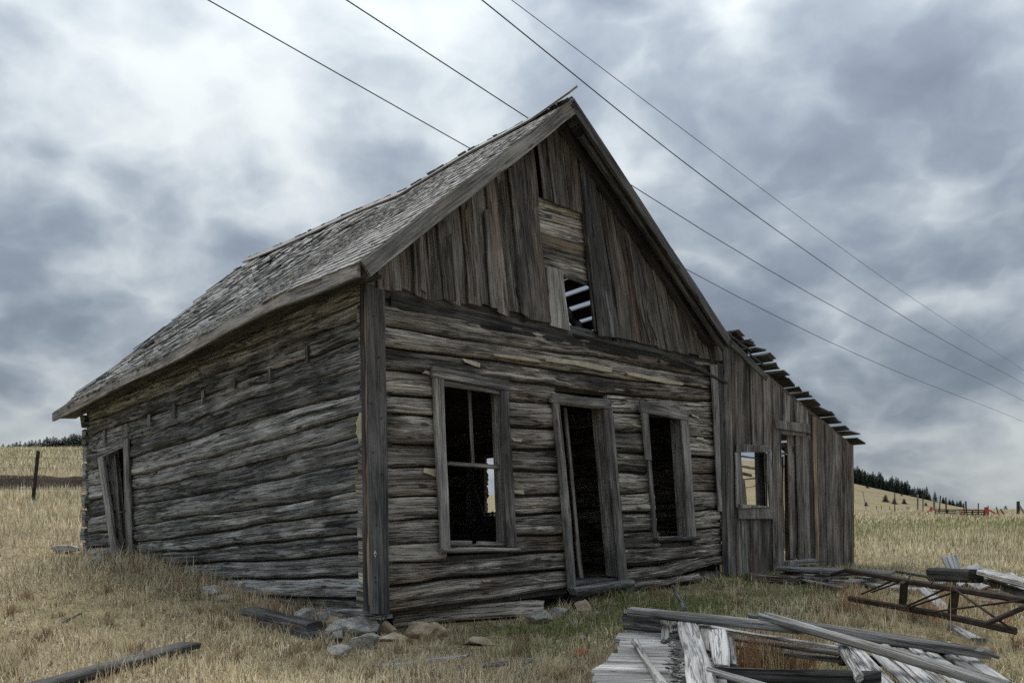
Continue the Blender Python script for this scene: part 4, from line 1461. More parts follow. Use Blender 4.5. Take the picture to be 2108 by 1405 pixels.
plank_on_ground("stick", "upright grey stake leaning behind the near wreckage", "stick", (1385, 1208), (1410, 1256), 0.04, 0.035, 'grey', lift=0.12)
plank_on_ground("driftwood", "twisted white branch lying in grass under the rusted frame", "branch", (1958, 1294), (2018, 1326), 0.06, 0.05, 'pale', rag=0.05, wave=0.03)
rod_ = rod("iron_rod", [F(1640, 1158, -0.5), F(1680, 1156, -0.55), F(1720, 1151, -0.6)], 0.008, 'iron', cabin)
rod_.name = "threshold_rod"

# ---- collapsed plank porch in front of the lean-to door
porch = "porch planks before the lean-to"
plank_on_ground("porch_plank", "broad porch plank running right from the lean-to doorway", "plank", (1612, 1172), (1838, 1184), 0.32, 0.05, 'grey', porch, lift=0.14, wave=0.02, rag=0.08)
plank_on_ground("porch_plank", "grey porch plank below the lean-to doorstep", "plank", (1625, 1181), (1735, 1196), 0.18, 0.05, 'log', porch, lift=0.08, wave=0.015, rag=0.06)
plank_on_ground("porch_plank", "short pale porch plank behind the rusted frame's near end", "plank", (1725, 1200), (1812, 1191), 0.24, 0.04, 'pale', porch, lift=0.06, rag=0.06)
plank_on_ground("porch_plank", "long white-worn plank under the rusted frame", "plank", (1770, 1200), (1920, 1222), 0.16, 0.04, 'pale', porch, lift=0.03, rag=0.08)
plank_on_ground("porch_plank", "dark plank under the doorstep edge", "plank", (1612, 1190), (1700, 1203), 0.12, 0.08, 'dark', porch, lift=0.02, rag=0.06)

for (p0, p1, w, t, mt, lf, lb) in [((1655, 1196), (1745, 1212), 0.09, 0.03, 'grey', 0.05, "thin grey slat in weeds below the porch planks"), ((1800, 1184), (1880, 1198), 0.10, 0.03, 'grey', 0.08, "grey board end behind the frame's first post"),
                                   ((1880, 1206), (1955, 1200), 0.11, 0.03, 'pale', 0.04, "pale board between the two frame posts"), ((1848, 1178), (1925, 1190), 0.07, 0.03, 'grey', 0.10, "narrow slat on the grass left of the dark timbers"),
                                   ((1690, 1186), (1790, 1180), 0.08, 0.03, 'dark', 0.16, "dark slat lying across the broad porch plank"), ((1980, 1232), (2070, 1244), 0.07, 0.03, 'grey', 0.02, "slender grey slat inside the rusted frame's right bay")]:
    plank_on_ground("plank", lb, "plank", p0, p1, w, t, mt, porch, lift=lf, rag=0.06, wave=0.012)
# ---- rusted steel frame
ZB, ZT = 0.10, 0.31


def railpt(px, py, z):
    return G(px, py, z)


fr = empty("steel_frame", (3.2, 7.0, 0.0))
tag(fr, "rusted steel truss frame lying in the grass at the right", "frame")
off = V(3.2, 7.0, 0.0)


def bar(name, a, b, w, t, mat='rust', **kw):
    return beam(name, a - off, b - off, w, t, mat, fr, wave=0.001, warp=0.001, rag=0.004, **kw)


TL, TM, TR = railpt(1742, 1173, ZT), railpt(1862, 1195, ZT), railpt(2125, 1237, ZT)
BLs, BM_, BRs = railpt(1748, 1231, ZB), railpt(1927, 1262, ZB), railpt(2090, 1298, ZB)
bar("top_rail", TL, TM, 0.035, 0.045)
bar("top_rail", TM, TR, 0.035, 0.045)
bar("bottom_rail", BLs, BM_, 0.03, 0.05)
bar("bottom_rail", BM_, BRs, 0.03, 0.05)
bar("end_bar", railpt(1712, 1182, 0.24), TL, 0.03, 0.035)
for (x0, y0, x1, y1) in [(1862, 1196, 1858, 1247), (1967, 1210, 1959, 1267)]:
    bar("post", railpt(x1, y1, ZB), railpt(x0, y0, ZT), 0.075, 0.03, up=(0.3, -1, 0))
for (x0, y0, x1, y1) in [(1773, 1222, 1851, 1189), (1794, 1218, 1870, 1191), (1866, 1247, 1959, 1206), (1870, 1250, 1988, 1210), (2085, 1296, 1965, 1212), (1917, 1259, 2115, 1233)]:
    rod("brace_rod", [railpt(x0, y0, ZB + 0.02) - off, railpt(x1, y1, ZT + 0.01) - off], 0.008, 'rust', fr)
bar("end_bar", railpt(2030, 1283, ZB + 0.04), railpt(2140, 1236, 0.30), 0.045, 0.03)
for (x, y) in [(1917, 1204), (1870, 1192)]:
    c = railpt(x, y, ZT + 0.03) - off
    rod("hook", [c, c + V(0.012, 0, 0.03), c + V(0, 0, 0.05), c + V(-0.015, 0, 0.03)], 0.004, 'iron', fr)

# ---- wreckage behind the frame, right
wr = "wreckage heap at the right edge"
plank_on_ground("timber", "upper dark square timber of the right heap", "timber", (1920, 1192), (2010, 1198), 0.16, 0.14, 'dark', wr, lift=0.14, rag=0.02)
plank_on_ground("timber", "lower dark timber on the ground of the right heap", "timber", (1914, 1204), (2030, 1212), 0.18, 0.15, 'dark', wr, rag=0.04)
a = GG(1975, 1204)
tag(slab("upright_board", a + V(-0.10, 0, -0.02), a + V(0.10, 0.02, -0.02), a + V(-0.17, 0.1, 0.34), a + V(0.02, 0.12, 0.33), V(0, -1, 0.2), 0.03, 'pale', None, True, wave=0.02, rag=0.05),
    "ragged white board standing up from the right heap", "board", wr)
a = GG(1948, 1262)
tag(slab("upright_board", a + V(-0.02, 0, 0), a + V(0.09, 0.02, 0), a + V(-0.16, 0.25, 0.20), a + V(-0.04, 0.27, 0.19), V(0, -1, 0.2), 0.03, 'pale', None, True, wave=0.012, rag=0.04),
    "white board leaning between the posts of the rusted frame", "board", wr)
for (p0, p1, w, t, mt, lb, lf) in [((2026, 1182), (2125, 1210), 0.14, 0.06, 'pale', "topmost whitish beam slanting out of the right edge", 0.22),
                                   ((2030, 1200), (2125, 1232), 0.08, 0.06, 'dark', "dark slat under the topmost whitish beam", 0.12),
                                   ((2060, 1196), (2130, 1205), 0.22, 0.03, 'pale', "broad bleached board at the right edge behind the beam", 0.14),
                                   ((2040, 1222), (2120, 1232), 0.12, 0.04, 'grey', "grey board at the foot of the right heap", 0.02),
                                   ((1985, 1212), (2060, 1222), 0.09, 0.05, 'grey', "short grey slat beside the crumpled white sheet", 0.03)]:
    plank_on_ground("plank", lb, "plank", p0, p1, w, t, mt, wr, lift=lf, rag=0.05, wave=0.012)
c0 = GG(2050, 1218)
n = 14
sv, sf = [], []
for j in range(n + 1):
    for i in range(n + 1):
        x, y = i / n - 0.5, j / n - 0.5
        sv.append((x * 0.85, y * 0.9, 0.05 + 0.12 * (0.5 + 0.5 * math.sin(x * 9 + y * 4)) * (1 - abs(x)) + 0.05 * math.sin(x * 23 + 3 * y) * math.sin(y * 19) + 0.20 * max(0, y)))
for j in range(n):
    for i in range(n):
        k = j * (n + 1) + i
        sf.append((k, k + 1, k + n + 2, k + n + 1))
me = bpy.data.meshes.new("crumpled_sheet")
me.from_pydata(sv, [], sf)
me.materials.append(M['white'])
o = bpy.data.objects.new("crumpled_sheet", me)
COL.objects.link(o)
o.location = c0
md = o.modifiers.new("thickness", 'SOLIDIFY')
md.thickness = 0.015
tag(o, "crumpled white sheet in the heap at the right edge", "sheet", wr)

# ---- near wreckage: fallen wall panels and loose planks
nw = "planks of the near wreckage"
zP = 0.12


def panel(name, label, cat, bl, br, fl, frt, z0, z1, nb, mat, across, gaps=0.006):
    """flat panel of planks; corners are back-left, back-right, front-left, front-right"""
    B0, B1, F0, F1 = G(*bl, z0), G(*br, z0), G(*fl, z1), G(*frt, z1)
    e = empty(name, tuple((B0 + B1 + F0 + F1) / 4 * V(1, 1, 0)))
    of = V(*e.location)
    for k in range(nb):
        q0, q1 = k / nb + gaps, (k + 1) / nb - gaps * rs.uniform(0.3, 1.6)
        ja, jb = rs.uniform(-0.03, 0.03), rs.uniform(-0.05, 0.03)
        dz = V(0, 0, rs.uniform(-0.006, 0.008))
        if across:
            p = [B0 + (F0 - B0) * q0, B0 + (F0 - B0) * q1, B1 + (F1 - B1) * q0, B1 + (F1 - B1) * q1]
        else:
            p = [B0 + (B1 - B0) * q0, B0 + (B1 - B0) * q1, F0 + (F1 - F0) * q0, F0 + (F1 - F0) * q1]
        d = unit(p[2] - p[0])
        p = [q - of + dz for q in p]
        slab("plank", p[0] + d * ja, p[1] + d * ja, p[2] + d * jb, p[3] + d * jb, UP, 0.026, mat, e, wave=0.005, warp=0.006, rag=0.02)
    for q in (0.2, 0.8):
        if across:
            a, b = B0 + (B1 - B0) * q, F0 + (F1 - F0) * q
        else:
            a, b = B0 + (F0 - B0) * q, B1 + (F1 - B1) * q
        beam("batten", a - of - UP * 0.03, b - of - UP * 0.03, 0.07, 0.05, 'grey', e)
    tag(e, label, cat)
    return e


panel("fallen_panel", "bleached plank panel lying flat, near wreckage's left end", "panel", (1296, 1298), (1478, 1303), (1205, 1440), (1500, 1446), 0.12, 0.10, 8, 'pale', True)
panel("fallen_panel", "bleached plank panel with slanting boards under the diagonal beam", "panel", (1712, 1327), (1962, 1330), (1810, 1450), (2135, 1440), 0.14, 0.07, 9, 'pale', False, gaps=0.012)


def gplank(name, lb, p0, z0, p1, z1, w, t, mat, **kw):
    kw.setdefault('rag', 0.03)
    kw.setdefault('wave', 0.008)
    return tag(beam(name, G(*p0, z0), G(*p1, z1), w, t, mat, None, True, **kw), lb, "plank", nw)


gplank("beam", "split grey beam along the top of the near wreckage", (1291, 1256), 0.27, (1655, 1296), 0.25, 0.085, 0.05, 'grey', wave=0.014)
gplank("plank", "grey board on edge below the split beam's left end", (1288, 1278), 0.20, (1372, 1285), 0.19, 0.03, 0.10, 'grey')
gplank("beam", "long pale pole ending at the right of the near wreckage", (1560, 1272), 0.27, (2050, 1348), 0.17, 0.05, 0.05, 'grey', wave=0.010, rag=0.05)
gplank("beam", "straight grey beam lying diagonally over the slanting boards", (1575, 1268), 0.30, (2090, 1418), 0.15, 0.075, 0.045, 'grey', wave=0.003)
gplank("plank", "short split plank hanging under the split beam", (1366, 1272), 0.22, (1370, 1318), 0.155, 0.050, 0.025, 'grey')
gplank("plank", "broken stub plank beside the hanging split plank", (1388, 1272), 0.22, (1390, 1298), 0.19, 0.045, 0.02, 'grey')
gplank("plank", "wide lichened plank crossing the bleached panel", (1414, 1276), 0.23, (1452, 1440), 0.16, 0.115, 0.03, 'pale', wave=0.010)
gplank("plank", "yellowish narrow plank right of the wide lichened one", (1450, 1282), 0.22, (1456, 1342), 0.16, 0.05, 0.025, 'grey')
gplank("plank", "mottled short plank at the left of the dry grass clump", (1478, 1300), 0.21, (1484, 1372), 0.15, 0.085, 0.028, 'pale')
gplank("plank", "narrow splintered plank touching the dry grass clump", (1500, 1306), 0.18, (1508, 1370), 0.14, 0.04, 0.025, 'grey')
gplank("stick", "ragged bark-edged stick lying over the bleached panel", (1308, 1318), 0.175, (1368, 1425), 0.16, 0.035, 0.03, 'pale', wave=0.012)
gplank("plank", "thin pale lath behind the dry grass clump, uppermost", (1464, 1290), 0.20, (1742, 1336), 0.17, 0.04, 0.022, 'pale')
gplank("plank", "grey lath behind the dry grass clump, second down", (1492, 1310), 0.14, (1742, 1346), 0.13, 0.06, 0.022, 'grey')
gplank("plank", "grey lath behind the dry grass clump, third down", (1500, 1328), 0.08, (1740, 1360), 0.09, 0.06, 0.022, 'grey')
gplank("plank", "dark plank on edge in front of the dry grass clump", (1470, 1392), 0.13, (1790, 1402), 0.12, 0.035, 0.09, 'dark', wave=0.012, rag=0.06)
gplank("plank", "white-topped plank slanting in front of the dark plank", (1468, 1382), 0.19, (1640, 1430), 0.13, 0.06, 0.03, 'pale', wave=0.012)
gplank("plank", "split post end standing at the slanting boards' left", (1738, 1333), 0.19, (1768, 1395), 0.15, 0.05, 0.045, 'pale', wave=0.014)
gplank("plank", "small grey block under the long pale pole", (1788, 1322), 0.16, (1806, 1326), 0.16, 0.05, 0.05, 'grey')
gplank("plank", "pale board end poking out right of the slanting boards", (1975, 1365), 0.08, (2004, 1380), 0.07, 0.07, 0.025, 'pale')
gplank("plank", "broken pale tip splinter at the long pole's right end", (2018, 1337), 0.20, (2050, 1350), 0.16, 0.03, 0.02, 'pale')
gplank("plank", "dark board under the long pale pole", (1600, 1285), 0.20, (1960, 1342), 0.15, 0.07, 0.03, 'dark')
g = Geo()
for k in range(170):
    if k % 2:
        px, py = rs.gauss(1392, 10), rs.uniform(1300, 1404)
    else:
        px, py = rs.gauss(1455, 8), rs.uniform(1338, 1404)
    c = G(px, py, 0.155 + rs.uniform(0, 0.015))
    a = rs.uniform(0, 6.28)
    L = rs.uniform(0.02, 0.06)
    d = V(math.cos(a), math.sin(a), rs.uniform(-0.2, 0.3)) * L
    g.loft(beam_rings(c - d / 2, c + d / 2, rs.uniform(0.006, 0.018), 0.005, seg=1, rag=0.01))
o = g.build("wood_chips", 'grey')
tag(o, "rotten wood chips between the planks of the near wreckage", "debris", None, "stuff")

# ---- broken iron bedstead inside, seen through the near window
be = empty("iron_bedstead", tuple(to_world(V(1.6, 2.4, -0.02))))
tag(be, "rusty iron bedstead inside the cabin behind the near window", "bedstead")
bo = V(*be.location)
for nm, pts in (("rail", [(925, 1064), (1016, 1064)]), ("rail", [(935, 1110), (1020, 1085)]), ("brace", [(955, 1112), (1012, 1062)]), ("brace", [(965, 1112), (1018, 1066)]),
                ("post", [(1014, 1118), (1014, 1052)]), ("post", [(930, 1118), (930, 1058)]), ("rail", [(928, 1100), (1018, 1100)])):
    rod(nm, [to_world(F(x, y, 2.4)) - bo for x, y in pts], 0.014, 'iron', be)

# ------------------------------------------------------------------ fences and gate
def post(px, base, top, px_top, w, mat, label, cat="fence post", group=None, name="fence_post"):
    b = GG(px, base)
    y = b[1]
    t = V((px_top - 1054) / FOC * y, y, EYE + (HORIZ - top) / FOC * y)
    b = b - unit(t - b) * 0.15
    o = beam(name, b, t, w, w * 0.8, mat, None, True, up=(0, 1, 0), wave=0.004, rag=0.01)
    tag(o, label, cat, group)
    return b, t


lb_, lt_ = post(68, 1031, 927, 79, 0.09, 'rust', "leaning rusty steel fence post on the left slope")
FG = "fence posts along the far paddock"
RP = [(1783, 1048, 1010, 1776, 0.08, 'iron', "leaning dark post nearest the lean-to in the far fence"),
      (1842, 1054, 1014, 1842, 0.08, 'iron', "straight dark post left of the grey wooden post, far fence"),
      (1889, 1051, 1017, 1889, 0.15, 'grey', "grey wooden post of the far fence, left of the red gate"),
      (1900, 1055, 1017, 1900, 0.08, 'iron', "dark post just right of the grey wooden post"),
      (1923, 1053, 1027, 1923, 0.16, 'grey', "thick grey post beside the left red gate post"),
      (1933, 1058, 1020, 1936, 0.08, 'iron', "dark post leaning right in front of the gate's left part"),
      (1948, 1060, 1023, 1947, 0.09, 'iron', "upright dark post in front of the gate's middle"),
      (1985, 1061, 1035, 1984, 0.07, 'iron', "left of the two close dark posts before the gate"),
      (1990, 1062, 1031, 1988, 0.09, 'iron', "right of the two close dark posts before the gate"),
      (2014, 1061, 1035, 2014, 0.07, 'iron', "thin dark post before the gate's right part"),
      (2035, 1062, 1040, 2034, 0.06, 'iron', "thin post just right of the right red gate post"),
      (2056, 1062, 1043, 2051, 0.07, 'iron', "dark post tilting left beyond the red gate"),
      (2071, 1063, 1047, 2059, 0.07, 'iron', "strongly tilted post beyond the red gate"),
      (2096, 1059, 1031, 2096, 0.20, 'iron', "thick black braced corner post at the right edge")]
rp = []
for (x, b, t, xt, w, mt, lb) in RP:
    rp.append(post(x, b, t, xt, w, mt, lb, group=FG))
for i, (x, b, t) in enumerate([(1805, 1049, 1040), (1815, 1048, 1040), (1832, 1049, 1041), (1868, 1050, 1043), (1872, 1050, 1043)]):
    post(x, b, t, x - 1, 0.10, 'iron', "short dark stub post behind the far fence, %s from the lean-to" % ORD[i], group="stub posts in the meadow")
b_, t_ = rp[-1]
tag(beam("brace_post", t_ + V(0.1, 0, -0.35), GG(2112, 1060), 0.12, 0.12, 'iron', None, True), "slanting black brace of the thick corner post", "brace")
for (x, b, t, lb) in [(1917, 1055, 1043, "short bright red gate post at the gate's left end"), (2030, 1063, 1043, "bright red gate post at the gate's right end")]:
    post(x, b, t, x, 0.20, 'red', lb, "gate post", name="gate_post")
for (p0, p1, lb) in [((1904, 1056), (1914, 1049), "red slanting brace left of the gate"), ((2060, 1062), (2034, 1048), "red slanting brace right of the gate")]:
    a = GG(*p0)
    y = a[1]
    tag(beam("gate_brace", a, V((p1[0] - 1054) / FOC * y, y, EYE + (HORIZ - p1[1]) / FOC * y), 0.09, 0.09, 'red', None, True), lb, "brace")
for (x0, x1, yb, yt, lb) in [(1925, 1976, 1058, 1048, "left leaf of the rusty red tube gate"), (1978, 2026, 1062, 1049, "right leaf of the rusty red tube gate")]:
    base = GG((x0 + x1) / 2, yb + 2)
    y = base[1]

    def dd(x, py):
        return V((x - 1054) / FOC * y, y, EYE + (HORIZ - py) / FOC * y)
    e = empty("tube_gate", tuple(base))
    tag(e, lb, "gate", "tube gate leaves")
    for q in (0, 0.36, 0.7, 1.0):
        rod("rail", [dd(x0, yb + (yt - yb) * q) - base, dd(x1, yb + 1 + (yt - yb) * q) - base], 0.04, 'rust', e)
    for x in (x0, (x0 + x1) / 2, x1):
        rod("stile", [dd(x, yb) - base, dd(x, yt) - base], 0.045, 'red' if x == x0 else 'rust', e)
    if x0 < 1970:
        slab("sign_plate", dd(1967, 1058) - base + V(0, -.08, 0), dd(1976, 1058) - base + V(0, -.08, 0), dd(1967, 1051) - base + V(0, -.08, 0), dd(1976, 1051) - base + V(0, -.08, 0), V(0, -1, 0), 0.02, 'white', e)


def strand(name, pts, r, label, group, sag=0.1, cat="wire"):
    out = []
    for a, b in zip(pts[:-1], pts[1:]):
        for k in range(8):
            q = k / 8
            out.append(a + (b - a) * q - UP * sag * 4 * q * (1 - q))
    out.append(pts[-1])
    return tag(rod(name, out, r, 'wire', None, True, m=4), label, cat, group)


for k in range(4):
    h = (0.35, 0.65, 0.95, 1.25)[k]
    a = lb_ + (lt_ - lb_) * (h / 1.6 + 0.1)
    pts = [a + V(-9, 1.0, 0.2), a, a + V(5.5, 3.5, 0.1)]
    strand("fence_wire", pts, 0.004, ("lowest", "second lowest", "second highest", "topmost")[k] + " fence wire tied to the leaning left post", "wires of the left fence", 0.04)
tops = sorted([t for b, t in rp[:13]], key=lambda p: p[0])
for k in range(3):
    pts = [t + V(0, 0, -0.1 - 0.4 * k) for b, t in (rp[0], rp[1], rp[3], rp[5], rp[6])]
    strand("fence_wire", pts, 0.008, ("top", "middle", "bottom")[k] + " wire of the far fence left of the gate", "wires of the far fence", 0.03)

# ------------------------------------------------------------------ power lines
PL = [([(428, 0), (972, 308), (1405, 550), (2108, 868)], 15.5, 75, "lowest power line, passing behind the cabin roof on both sides"),
      ([(713, 0), (1085, 242), (1290, 375), (2108, 825)], 15.0, 72, "second power line, meeting the roof just left of the ridge tip"),
      ([(992, 0), (1380, 312), (1700, 545), (2108, 790)], 15.0, 70, "thick power line passing clear above the roof ridge"),
      ([(1053, 0), (1400, 262), (1700, 487), (2108, 762)], 16.0, 70, "thin topmost power line crossing the sky")]
for pts, y0, y1, lb in PL:
    P3 = []
    x0, x1 = pts[0][0], pts[-1][0]
    for (x, y) in pts:
        q = (x - x0) / (x1 - x0)
        inv = (1 - q) / y0 + q / y1                    # straight in plan: 1/y is linear along the picture
        P3.append(D(x, y, 1 / inv))
    ext0 = P3[0] + (P3[0] - P3[1]) * 1.8
    ext1 = P3[-1] + (P3[-1] - P3[-2]) * 1.6
    P3 = [ext0] + P3 + [ext1]
    # smooth the polyline (Catmull-Rom)
    out = []
    for i in range(len(P3) - 1):
        p0, p1, p2, p3 = P3[max(i - 1, 0)], P3[i], P3[i + 1], P3[min(i + 2, len(P3) - 1)]
        for k in range(14):
            t = k / 14
            d1, d2, d3 = np.linalg.norm(p1 - p0) + 1e-6, np.linalg.norm(p2 - p1), np.linalg.norm(p3 - p2) + 1e-6
            m1 = ((p2 - p1) / d2 * d1 + (p1 - p0) / d1 * d2) / (d1 + d2) * d2
            m2 = ((p3 - p2) / d3 * d2 + (p2 - p1) / d2 * d3) / (d2 + d3) * d2
            out.append((2 * t**3 - 3 * t**2 + 1) * p1 + (t**3 - 2 * t**2 + t) * m1 + (-2 * t**3 + 3 * t**2) * p2 + (t**3 - t**2) * m2)
    out.append(P3[-1])
    r = 0.008 if "thin" in lb else 0.0125
    tag(rod("power_line", out, r, 'wire', None, True, m=5), lb, "power line", "power lines overhead")

# ------------------------------------------------------------------ conifers
def conifer(name, seed, bushy=1.0):
    r = random.Random(seed)
    e = empty(name)
    Geo().loft(rod_rings([V(0, 0, -0.3), V(r.uniform(-.1, .1), 0, 4), V(0, 0, 9.3)], [0.22, 0.13, 0.03], 6), smooth=True).build("trunk", 'bark', e)
    vs, fs, tint = [], [], []
    z = 0.7
    while z < 9.9:
        q = (z - 0.7) / 9.2
        rad = (1 - q) ** 0.8 * 2.1 * bushy * r.uniform(0.75, 1.15) + 0.12
        nb = int(5 + 6 * (1 - q))
        a0 = r.uniform(0, 6.28)
        for b in range(nb):
            if r.random() < 0.10:
                continue
            a = a0 + 6.28 * b / nb + r.gauss(0, 0.2)
            L = rad * r.uniform(0.65, 1.12)
            d = V(math.cos(a), math.sin(a), 0)
            s = V(-math.sin(a), math.cos(a), 0)
            droop = r.uniform(0.12, 0.42)
            shade = r.uniform(0.7, 1.3)
            for k in range(5):
                f0, f1 = k / 5, (k + 1.5) / 5
                for sg in (-1, 1):
                    base = d * L * f0 + V(0, 0, z - droop * L * f0)
                    tip = d * L * f1 + s * sg * L * 0.26 * (1.1 - f0) + V(0, 0, z - droop * L * f1 - r.uniform(0, 0.14))
                    top = d * L * (f0 + 0.12) + V(0, 0, z - droop * L * f0 + r.uniform(0.08, 0.26))
                    i = len(vs)
                    vs += [tuple(base), tuple(tip), tuple(top)]
                    fs.append((i, i + 1, i + 2))
                    g_ = shade * r.uniform(0.75, 1.25)
                    tint += [(0.026 * g_, 0.040 * g_, 0.026 * g_, 1)] * 3
        z += r.uniform(0.28, 0.42)
    me = bpy.data.meshes.new("crown")
    me.from_pydata(vs, [], fs)
    ca = me.color_attributes.new("tint", 'FLOAT_COLOR', 'POINT')
    ca.data.foreach_set("color", np.array(tint, np.float32).ravel())
    me.materials.append(M['needle'])
    o = bpy.data.objects.new("crown", me)
    o.parent = e
    COL.objects.link(o)
    return e


protos = [conifer("pine_tree", 3, 1.0), conifer("pine_tree", 8, 0.85), conifer("pine_tree", 14, 1.25), conifer("pine_tree", 27, 1.05)]
used = set()


def plant(k, loc, h, label, group, rnd, wide=1.0):
    src = protos[k]
    if k not in used:
        used.add(k)
        r = src
    else:
        r = src.copy()
        COL.objects.link(r)
        for ch in [c for c in src.children]:
            c = ch.copy()
            COL.objects.link(c)
            c.parent = r
    r.location = Vector([float(q) for q in loc])
    s = h / 10.0
    r.scale = (s * wide, s * wide, s)
    r.rotation_euler = (0, 0, rnd.uniform(0, 6.28))
    tag(r, label, "tree", group)


rt = random.Random(9)
ZX = [(240, 330), (262, 352), (285, 335), (308, 372), (330, 365), (352, 378), (380, 400), (402, 412), (425, 390), (450, 415), (480, 390), (515, 430), (545, 460), (575, 462), (600, 430), (635, 440), (660, 490), (685, 470), (715, 480), (735, 470),
      (757, 510), (780, 545), (800, 530), (830, 530), (852, 545), (875, 540), (912, 525), (938, 592), (1060, 620), (1085, 635), (1115, 640), (1145, 645), (1185, 655), (1220, 650), (1242, 690)]
for i, (zx, zt_) in enumerate(ZX):
    px, ty = 1700 + zx / 4.39, 880 + zt_ / 4.39
    for back in (0, 1):
        y = 395 + rt.uniform(-12, 12) + back * 26
        xx = (px + (rt.uniform(-5, 5) if back else 0) - 1054) / FOC * y
        zb = hgt(xx, y) - 0.3
        ztop = EYE + (HORIZ - ty - back * rt.uniform(1, 6)) / FOC * y
        if ztop - zb > 1.5:
            plant(rt.randrange(4), (xx, y, zb), ztop - zb, "dark conifer in the tree line on the hillside right of the lean-to", "conifers on the right hillside", rt, rt.uniform(1.2, 1.7))
y = 380
xx = (1924.5 - 1054) / FOC * y
zb = hgt(xx, y) - 0.3
plant(0, (xx, y, zb), EYE + (HORIZ - 1010) / FOC * y - zb, "tallest lone conifer at the gap in the right tree line", "conifers on the right hillside", rt, 1.25)
for (px, ty, by, lb) in [(1823, 1017, 1033, "small round pine alone on the right hill slope, left of two bushes"), (1841, 1024, 1037, "left low bushy pine at the right hill's foot"), (1861, 1025, 1037, "right low bushy pine at the right hill's foot"),
                         (1906, 1033, 1041, "tiny pine at the foot of the far tree line"), (1856, 1015, 1020, "tiny pine high on the bare right slope"), (1783, 1032, 1041, "low bushy pine behind the leaning post"),
                         (1785, 996, 1004, "small pine below the upper tree line on the right"), (2070, 1040, 1049, "small lone tree on the right skyline"), (1755, 1023, 1030, "tiny pine at the lean-to corner on the slope")]:
    ys = np.arange(150, 420, 0.5)
    xs = (px - 1054) / FOC * ys
    df = EYE + (HORIZ - by) / FOC * ys - height(xs, ys)
    y = ys[int(np.argmax(df < 0))] if (df < 0).any() else 300.0
    xx = (px - 1054) / FOC * y
    zb = hgt(xx, y) - 0.2
    h_ = (by - ty) / FOC * y + 0.3
    plant(2, (xx, y, zb), h_, lb, None, rt, 1.9)
LTR = [(-60, 905), (-42, 908), (-25, 909), (-8, 906), (6, 911), (18, 913), (26, 911), (34, 908), (42, 907), (52, 908), (60, 906), (66, 904), (74, 904), (82, 901), (90, 903), (97, 897), (103, 898), (110, 897), (116, 899), (121, 902), (128, 899), (134, 896), (140, 897), (146, 893), (152, 890), (158, 892), (165, 892), (172, 893), (180, 892), (190, 895)]
for i, (px, ty) in enumerate(LTR):
    y = 295 + rt.uniform(-12, 15)
    xx = (px - 1054) / FOC * y
    zb = hgt(xx, y) - 0.3
    ztop = EYE + (HORIZ - ty) / FOC * y
    plant(rt.randrange(4), (xx, y, zb), max(3.0, ztop - zb), "dark conifer in the wood on the left skyline beyond the slope", "conifers on the left skyline", rt, rt.uniform(1.5, 2.1))

# ------------------------------------------------------------------ grass
def vnoise(x, y, s, seed):
    """cheap smooth 2-D noise in 0..1"""
    r = np.random.default_rng(seed)
    out = np.zeros_like(x)
    for i in range(5):
        a = r.uniform(0, 6.28)
        f = s * 1.6 ** i
        out += 0.7 ** i * np.sin((x * math.cos(a) + y * math.sin(a)) * f + r.uniform(0, 6.28) + 1.5 * np.sin((x * math.sin(a) - y * math.cos(a)) * f * 0.7 + i))
    return 0.5 + out / 5.0


def in_house(x, y, m=0.0):
    hx, hy = x - HOUSE_AT[0], y - HOUSE_AT[1]
    u, v = CX * hx + SX * hy, -SX * hx + CX * hy
    return (u > -m) & (u < 9.3 + m) & (v > -m) & (v < 7.1 + m) & ((u < 5.7 + m) | (v < 4.2))


PAL = np.array([[0.66, 0.57, 0.39], [0.51, 0.42, 0.275], [0.82, 0.755, 0.57], [0.235, 0.18, 0.12], [0.13, 0.165, 0.055], [0.25, 0.275, 0.115]])


